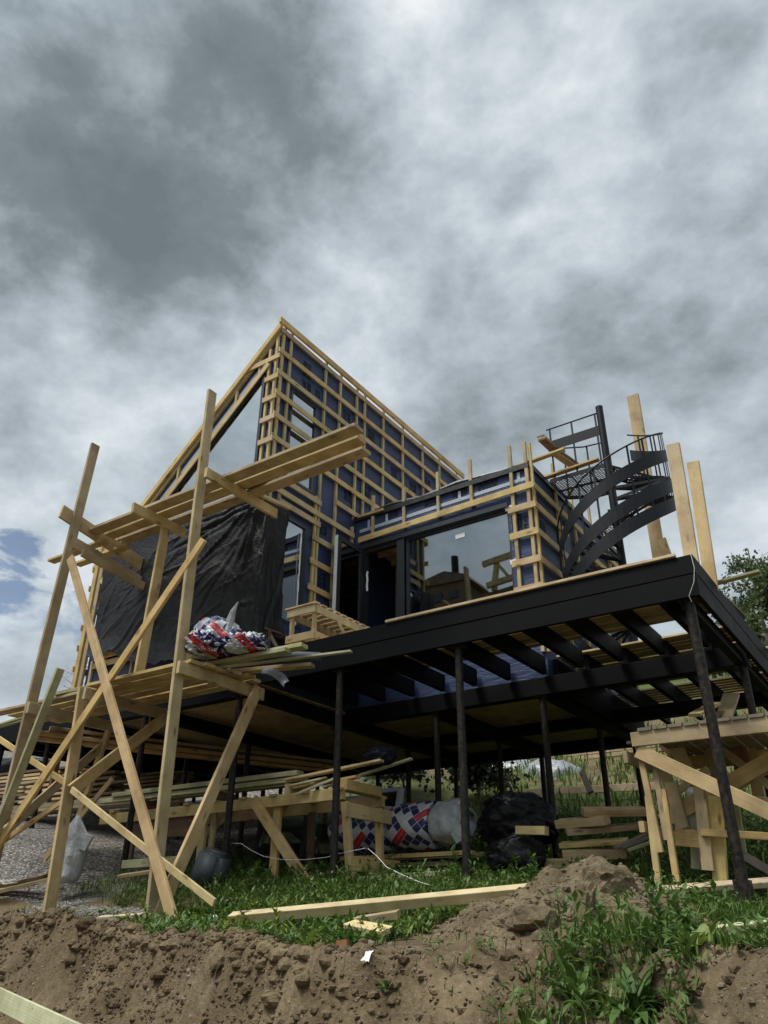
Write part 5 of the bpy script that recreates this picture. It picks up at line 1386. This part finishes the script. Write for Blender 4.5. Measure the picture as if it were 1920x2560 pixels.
def undergrowth(name, n, box, mat, ll, lw, seed):
    rr = random.Random(seed); vs, fs = [], []; cnt = tries = 0
    while cnt < n and tries < n*14:
        tries += 1
        X, Y = rr.uniform(box[0],box[1]), rr.uniform(box[2],box[3]); d, h = dens(X, Y)
        if rr.random() > d: continue
        cnt += 1; z = gz(X, Y)-.01; H = h*rr.uniform(.2,1.35); sc_ = rr.uniform(.6,1.25)
        for k in range(rr.randint(5,9)):
            u = rr.random(); a = rr.uniform(0,6.283); el = rr.uniform(.1,1.1)
            dr = Vector((math.cos(a)*math.cos(el), math.sin(a)*math.cos(el), math.sin(el)))
            p = Vector((X+rr.uniform(-.02,.02), Y+rr.uniform(-.02,.02), z+H*u)); L = ll*sc_*rr.uniform(.6,1.2)*(1.1-.5*u); Wd = lw*sc_*rr.uniform(.7,1.3)
            side = dr.cross(Vector((0,0,1))).normalized(); dp = rr.uniform(.1,.5)
            q1 = p+dr*L*.45-Vector((0,0,dp*L*.15)); q2 = p+dr*L-Vector((0,0,dp*L*.75)); up = Vector((0,0,Wd*.35)); b = len(vs)
            vs += [tuple(p), tuple(q1-side*Wd+up), tuple(q1), tuple(q1+side*Wd+up), tuple(q2)]
            fs += [(b,b+1,b+2),(b,b+2,b+3),(b+1,b+4,b+2),(b+2,b+4,b+3)]
    return tag(rawmesh(name, vs, fs, mat), kind='stuff')
undergrowth('weeds', 3000, (-8.2,-.1,2.9,7.7), WEED, .13, .015, 3)
undergrowth('weeds', 350, (-7.4,-3.2,4.6,6.6), WEEDY, .12, .012, 9)
undergrowth('weeds', 5200, (-9.0,-.8,7.6,14.5), WEED, .15, .020, 4)
blades('dry_grass', 1500, (-9.5,-2.5,4.0,6.0), leafmat('dry_grass',(.22,.18,.07),(.33,.29,.13)), .003, .8, 6, 1.3)
blades('grass', 5000, (-12,3,14.5,23), GRASS, .02, 1.0, 7, .6)

def weed(base, H, nl, ll, lw, label, mat, seed, group='leafy weeds around the pit edge', rosette=False, spread=.6):
    """a leafy weed: stem with lance leaves, or a rosette of long arching leaves"""
    rr = random.Random(seed); base = Vector(base)
    vs, fs = [], []
    def leaf(p, d, L, W, droop):
        side = d.cross(Vector((0,0,1))).normalized(); up = side.cross(d).normalized(); b = len(vs); n = 6
        for i in range(n+1):
            u = i/n; w = W*math.sin(math.pi*min(1,(u*.93+.07)))**.75*(1-.25*u)
            c = p+d*(L*u)-Vector((0,0,droop*L*u*u))
            fold = .22*w
            wav = .12*W*math.sin(u*9+seed)
            vs.extend([tuple(c-side*w+up*(fold+wav)-base), tuple(c-base), tuple(c+side*w+up*(fold-wav)-base)])
        for i in range(n):
            for k in range(2):
                a = b+i*3+k; fs.append((a,a+1,a+4,a+3))
    stems = 1 if not rosette else 0
    for k in range(nl):
        if rosette:
            a = rr.uniform(0,6.283); el = rr.uniform(.55,1.35)
            d = Vector((math.cos(a)*math.cos(el), math.sin(a)*math.cos(el), math.sin(el)))
            leaf(base+Vector((rr.uniform(-.03,.03),rr.uniform(-.03,.03),-.01)), d, ll*rr.uniform(.6,1.2), lw*rr.uniform(.7,1.2), rr.uniform(.15,.7))
        else:
            u = (k+.5)/nl; a = k*2.4+rr.uniform(-.3,.3); el = .35+.7*u
            d = Vector((math.cos(a)*math.cos(el), math.sin(a)*math.cos(el), math.sin(el)))
            leaf(base+Vector((.04*math.sin(u*4+seed), .03*math.cos(u*3+seed), H*(.1+.9*u))), d, ll*(1.15-.6*u)*rr.uniform(.8,1.2), lw*(1.1-.5*u), rr.uniform(.2,.7))
    o = rawmesh('weed_plant', vs, fs, mat, None, Matrix.Translation(base), True)
    if not rosette:
        mb = MB(); mb.tube([base+Vector((.04*math.sin(u*4+seed), .03*math.cos(u*3+seed), H*u)) for u in (0,.33,.66,1)],[.007,.006,.005,.002],5)
        mb.build('stem', mat, o)
    return tag(o, label, 'weed', group)
def onG(p, dz=0): p = Vector(p); return (p.x, p.y, gz(p.x,p.y)+dz)
W = [
 (onG((-1.62,3.95,0)), 0,34,.38,.020,'tallest dock rosette at the bottom edge right of the pit',WEED,True),
 (onG((-1.33,3.80,0)), 0,26,.34,.030,'broad leaved dock at the bottom right, left of the dirt patch',WEED,True),
 (onG((-1.55,4.0,0)), .34,26,.16,.022,'upright leafy weed in front of the earth heap',WEED,False),
 (onG((-1.30,4.1,0)), .30,24,.15,.024,'upright weed between the earth heap and the dirt patch',WEED,False),
 (onG((-1.28,4.4,0)), 0,18,.22,.04,'dark rosette among the weeds right of the heap',WEED,True),
 (onG((-1.32,4.75,0)), .22,20,.14,.03,'bushy weed below the first pale lath',WEED,False),
 (onG((-1.56,5.35,0)), 0,26,.34,.012,'tussock of arching grass in front of the thick corner pile',GRASS,True),
 (onG((-1.44,5.2,0)), 0,24,.30,.011,'tussock of arching grass right of the earth heap foot',GRASS,True),
 (onG((-1.85,3.75,0)), 0,20,.24,.02,'spiky weed at the left of the bottom right clump',WEED,True),
 (onG((-1.05,3.9,0)), 0,14,.17,.03,'low rosette on the edge of the dirt patch',WEEDY,True),
 (onG((-4.62,5.18,0)), .24,22,.17,.019,'bright yellow green weed standing before the long beam',WEEDY,False),
 (onG((-4.50,5.05,0)), 0,18,.20,.016,'bright grassy tuft before the long beam',WEEDY,True),
 (onG((-5.35,5.62,0)), .26,16,.12,.02,'tall leafy weed crossing the left end of the long beam',WEED,False),
 (onG((-3.75,4.85,0)), 0,16,.20,.026,'rosette with a pale drooping leaf over the pit edge',WEED,True),
 (onG((-3.85,4.65,0)), 0,9,.24,.03,'pale leaves hanging down the pit face',WEEDY,True),
 (onG((-3.45,4.75,0)), 0,18,.18,.028,'broad rosette near the grass corner beside the earth slope',WEED,True),
 (onG((-4.1,5.35,0)), 0,14,.16,.035,'round leaved weed beside the offcut in the grass',WEED,True),
 (onG((-6.95,5.85,0)), .2,22,.12,.02,'weed tuft at the foot of the crossed braces',WEEDY,False),
 (onG((-6.2,6.3,0)), .3,22,.13,.022,'dark weed under the lowest brace end',WEED,False),
 (onG((-5.2,6.9,0)), .32,24,.15,.026,'leafy weed in front of the workbench leg',WEED,False),
 (onG((-6.6,7.0,0)), .34,24,.15,.026,'leafy weed under the workbench brace',WEED,False),
 (onG((-3.7,8.0,0)), .36,26,.17,.03,'dark leafy weed below the black bale',WEED,False),
 (onG((-4.6,8.0,0)), .4,20,.18,.032,'tall weed beside the torn white pack',WEED,False),
 (onG((-2.9,8.1,0)), .34,26,.16,.03,'dark leafy weed below the offcut heap',WEED,False),
 (onG((-.72,6.6,0)), .3,22,.15,.03,'leafy weed by the grey timber at the right edge',WEED,False),
]
for i,(b,H,nl,ll,lw,lab,m,ro) in enumerate(W): weed(b,H,nl,ll,lw,lab,m,40+i,rosette=ro)
def small_mound():
    vs, fs, N = [], [], 56
    for j in range(N+1):
        for i in range(N+1):
            x, y = (i/N-.5)*1.0, (j/N-.5)*.9; X, Y = -.66+x, 3.40+y; r = math.hypot(x/.40, y/.38)
            h = .07*max(0, 1-r**1.3); k = min(1, max(0, (1.1-r)/.4))
            h += k*(.05*fbm(X*5,Y*5,3,4)+.03*noise.noise((X*14,Y*14,1))+.016*noise.noise((X*34,Y*34,2)))
            vs.append((X, Y, gz(X,Y)+h-.05*(1-k)))
    for j in range(N):
        for i in range(N): k = j*(N+1)+i; fs.append((k,k+1,k+N+2,k+N+1))
    return rawmesh('dirt_mound', vs, fs, HEAP, smooth=True)
_sm = tag(small_mound(), 'small crumbly dirt mound at the bottom right corner', 'dirt mound')
SB = BVHTree.FromPolygons([v.co[:] for v in _sm.data.vertices], [p.vertices[:] for p in _sm.data.polygons])
vs, fs = [], []
for i in range(800):
    a = rnd.uniform(0,6.283); q = rnd.random()**.5; X, Y = -.66+.42*q*math.cos(a), 3.40+.40*q*math.sin(a)
    h = SB.ray_cast(Vector((X,Y,9)), Vector((0,0,-1)))
    if h[0] is not None: peb((X,Y,h[0].z), min(.02,.003+rnd.expovariate(210)))
tag(rawmesh('mound_crumbs', vs, fs, HEAP), kind='stuff')
# ------------------------------------------------------------------ what the big pane mirrors: a house on the other side of the pit
nb = thing('neighbour_house', (-15.5,-12,-1.5), 'dark neighbouring house with a flue, mirrored in the big terrace window', 'house')
MB().prism([(-24,-12,-1.7),(-10,-12,-1.7),(-10,-12,14.6),(-20.4,-12,14.0),(-24,-12,13.8)],(0,-4,0)).build('wall', W_DARK, nb)
rh = MB(); rh.box(-19.4,-17.1,-14,-12.05,13.9,15.4); rh.build('roof_hut', W_DARK, nb)
rh = MB(); rh.prism([(-19.9,-11.9,15.4),(-16.7,-11.9,15.2),(-16.9,-11.9,15.5),(-18.2,-11.9,15.95),(-19.6,-11.9,15.7)],(0,-2.3,0)); rh.build('hut_roof', W_DARK, nb)
rh = MB(); rh.tube([(-17.9,-12.6,15.6),(-17.9,-12.6,17.0)],.2,12); rh.build('flue', PILE, nb, True)
rh = MB(); rh.box(-18.9,-18.4,-12.04,-11.98,14.4,14.8); rh.box(-18.0,-17.5,-12.04,-11.98,14.4,14.8); rh.build('hut_window', GREYPL, nb)
rh = MB(); rh.bar((-15.4,-12,14.3),(-15.2,-12,15.8),.22,.2,(1,0,0)); rh.bar((-15.9,-11.85,15.75),(-13,-11.85,16.0),.28,.2); rh.bar((-15.7,-11.85,14.55),(-13,-11.85,14.75),.25,.2); rh.bar((-15.2,-12,15.7),(-14.5,-12,14.6),.15,.15,(1,0,0)); rh.build('roof_trestle', W_LATH, nb)

# ------------------------------------------------------------------ sky
def sky():
    w = bpy.data.worlds.new('World'); sc.world = w; w.use_nodes = True
    nt = w.node_tree; nt.nodes.clear(); T = NT(nt)
    out = nt.nodes.new('ShaderNodeOutputWorld'); bg = nt.nodes.new('ShaderNodeBackground')
    nt.links.new(bg.outputs[0], out.inputs[0])
    d = T.n('TexCoord').outputs['Generated']
    d = T.vmath('NORMALIZE', d).outputs[0]
    s = T.n('SeparateXYZ', {0: d}); zz = T.math('MAXIMUM', s.outputs[2], 0.0)
    inv = T.math('DIVIDE', 1.0, T.math('ADD', zz, .22))
    p = T.n('CombineXYZ', {0: T.math('MULTIPLY', s.outputs[0], inv), 1: T.math('MULTIPLY', s.outputs[1], inv), 2: T.math('MULTIPLY', zz, .6)}).outputs[0]
    warp = T.n('TexNoise', {'Vector': T.vmath('MULTIPLY', d, (1.0,1.0,1.3)).outputs[0], 'Scale': 3.2, 'Detail': 7.0, 'Roughness': .56}).outputs[1]
    wv = T.vmath('SUBTRACT', warp, (.5,.5,.5)).outputs[0]
    dw = T.vmath('NORMALIZE', T.vmath('ADD', d, T.vmath('MULTIPLY', wv, (.30,.30,.30)).outputs[0]).outputs[0]).outputs[0]
    acc = None
    def blob(dirv, rad, amp):
        nonlocal acc
        dot = T.vmath('DOT_PRODUCT', dw, tuple(dirv)).outputs['Value']
        mr = T.n('MapRange', {0: dot, 1: math.cos(R(rad)), 2: 1.0, 3: 0.0, 4: amp}, interpolation_type='SMOOTHSTEP').outputs[0]
        acc = mr if acc is None else T.math('ADD', acc, mr)
    for dv, rad, amp in SKY: blob(dv, rad, amp)
    q = T.vmath('MULTIPLY', d, (1.0,1.0,1.5)).outputs[0]
    n1 = T.noise(q, 4.6, 11, .60, .1); bl = T.noise(q, 6.0, 9, .56, .1)
    n2 = T.math('SUBTRACT', .78, T.math('ABSOLUTE', T.math('MULTIPLY', T.math('SUBTRACT', bl, .5), 3.2)))
    n4 = T.noise(q, 13.0, 7, .58, .2)
    nn = T.math('ADD', T.math('ADD', T.math('MULTIPLY', T.math('SUBTRACT', n1, .5), 1.2), T.math('MULTIPLY', T.math('SUBTRACT', n4, .5), .34)), T.math('MULTIPLY', T.math('SUBTRACT', n2, .5), .30))
    val = T.math('ADD', T.math('ADD', T.math('MULTIPLY', acc, .52), .60), nn)
    # added boost: unseen sky overhead behind the viewer, brightened to light the scene
    cloud = T.ramp(val, [(0.0,(.165,.198,.220)),(.22,(.215,.256,.282)),(.45,(.365,.42,.46)),(.62,(.49,.555,.605)),(.8,(.65,.715,.76)),(1.0,(.86,.895,.92))])
    sky_boost = T.n('MapRange', {0: T.vmath('DOT_PRODUCT', d, (-.14,-.36,.922)).outputs['Value'], 1: math.cos(R(44)), 2: 1.0, 3: 0.0, 4: 2.4}, interpolation_type='SMOOTHSTEP').outputs[0]
    cl = T.vmath('SCALE', cloud); nt.links.new(T.math('ADD', 1.0, sky_boost), cl.inputs[3])
    st = nt.nodes.new('ShaderNodeTexSky'); st.sky_type = 'NISHITA'; st.sun_disc = False
    st.sun_elevation = SUN_EL; st.sun_rotation = SUN_ROT; st.air_density = 1.0; st.dust_density = 1.0
    blue = T.vmath('SCALE', st.outputs[0]); blue.inputs[3].default_value = .10
    ga = None
    for dv, rad, amp in GAPS:
        dot = T.vmath('DOT_PRODUCT', dw, tuple(dv)).outputs['Value']
        mr = T.n('MapRange', {0: dot, 1: math.cos(R(rad)), 2: 1.0, 3: 0.0, 4: amp}, interpolation_type='SMOOTHSTEP').outputs[0]
        ga = mr if ga is None else T.math('ADD', ga, mr)
    n3 = T.noise(T.vmath('MULTIPLY', d, (1,1,2.2)).outputs[0], 11.0, 6, .6, .4)
    gm = T.ramp(T.math('ADD', ga, T.math('MULTIPLY', T.math('MULTIPLY', T.math('SUBTRACT', n3, .5), 4.5), T.math('MULTIPLY', ga, 1.6, clamp=True))), [(.42,(0,0,0)),(1.05,(.85,.85,.85))])
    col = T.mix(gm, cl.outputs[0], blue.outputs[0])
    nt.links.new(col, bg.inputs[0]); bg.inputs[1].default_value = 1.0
SKY = [
 ((-0.504,0.279,0.817),20,-.30),((-0.442,0.382,0.811),15,-.36),((-0.461,0.457,0.761),11,-.26),((-0.635,0.362,0.682),14,-.26),((-0.583,0.436,0.685),9,-.20),((-0.634,0.234,0.737),12,-.22),((-0.556,0.186,0.810),14,-.20),((-0.386,0.345,0.856),8,-.24),
 ((-0.303,0.697,0.650),9,-.24),((-0.367,0.702,0.610),7,-.12),((0.015,0.631,0.776),12,-.16),((-0.249,0.781,0.573),10,-.16),((-0.059,0.822,0.566),9,-.20),((-0.255,0.520,0.815),7,-.10),((-0.122,0.768,0.628),10,-.1),((-0.664,0.435,0.608),6,-.12),
 ((-0.267,0.422,0.867),9,.42),((-0.353,0.474,0.807),7,.16),((-0.139,0.577,0.805),9,.20),((-0.508,0.412,0.756),7,.20),((-0.508,0.464,0.726),7,.22),((-0.585,0.330,0.741),6,.12),((-0.556,0.265,0.788),7,.12),((-0.340,0.605,0.720),10,.20),
 ((-0.722,0.365,0.588),7,.26),((-0.693,0.422,0.585),7,.24),((-0.646,0.498,0.578),8,.22),((-0.793,0.410,0.451),14,.14),((-0.822,0.495,0.282),12,.26),((-0.767,0.376,0.520),6,-.14),((-0.033,0.748,0.663),8,.12),((-0.475,0.550,0.687),8,.16),((-0.415,0.647,0.639),7,.20),((-0.340,0.767,0.544),9,.10),((-0.135,0.889,0.438),12,.05),
]
GAPS = [((-0.824,0.442,0.355),3.6,.75),((-0.838,0.460,0.295),3.0,.42),((-0.804,0.465,0.370),2.2,.3)]
SUN_AZ, SUN_EL = R(-150), R(62)          # azimuth measured from +Y toward +X
SUN_ROT = SUN_AZ
sky()
sl = bpy.data.lights.new('sun', 'SUN'); sl.energy = 3.1; sl.angle = R(16); sl.color = (1.0,.955,.88)
so = bpy.data.objects.new('sun', sl); COL.objects.link(so)
sd = Vector((math.sin(SUN_AZ)*math.cos(SUN_EL), math.cos(SUN_AZ)*math.cos(SUN_EL), math.sin(SUN_EL)))
so.rotation_euler = sd.to_track_quat('Z','Y').to_euler()

# ------------------------------------------------------------------ camera
cam = bpy.data.cameras.new('camera'); co = bpy.data.objects.new('camera', cam); COL.objects.link(co)
cam.sensor_fit = 'VERTICAL'; cam.sensor_height = 36; cam.lens = 36*1935.262/2560; cam.clip_end = 2000; cam.clip_start = .05
yaw, pitch, roll = -0.60643998, 0.48946776, 0.00819114
f = Vector((math.sin(yaw)*math.cos(pitch), math.cos(yaw)*math.cos(pitch), math.sin(pitch)))
r = Vector((math.cos(yaw), -math.sin(yaw), 0)); u = r.cross(f)
r2 = r*math.cos(roll)+u*math.sin(roll); u2 = -r*math.sin(roll)+u*math.cos(roll)
co.matrix_world = Matrix((r2, u2, -f)).transposed().to_4x4()
sc.camera = co
sc.view_settings.view_transform = 'Standard'; sc.view_settings.look = 'None'
sc.view_settings.exposure = 0.0; sc.view_settings.gamma = 1.0
sc.render.engine = 'CYCLES'
sc.cycles.max_bounces = 8; sc.cycles.transparent_max_bounces = 16; sc.cycles.diffuse_bounces = 5; sc.cycles.glossy_bounces = 3
sc.cycles.use_denoising = True
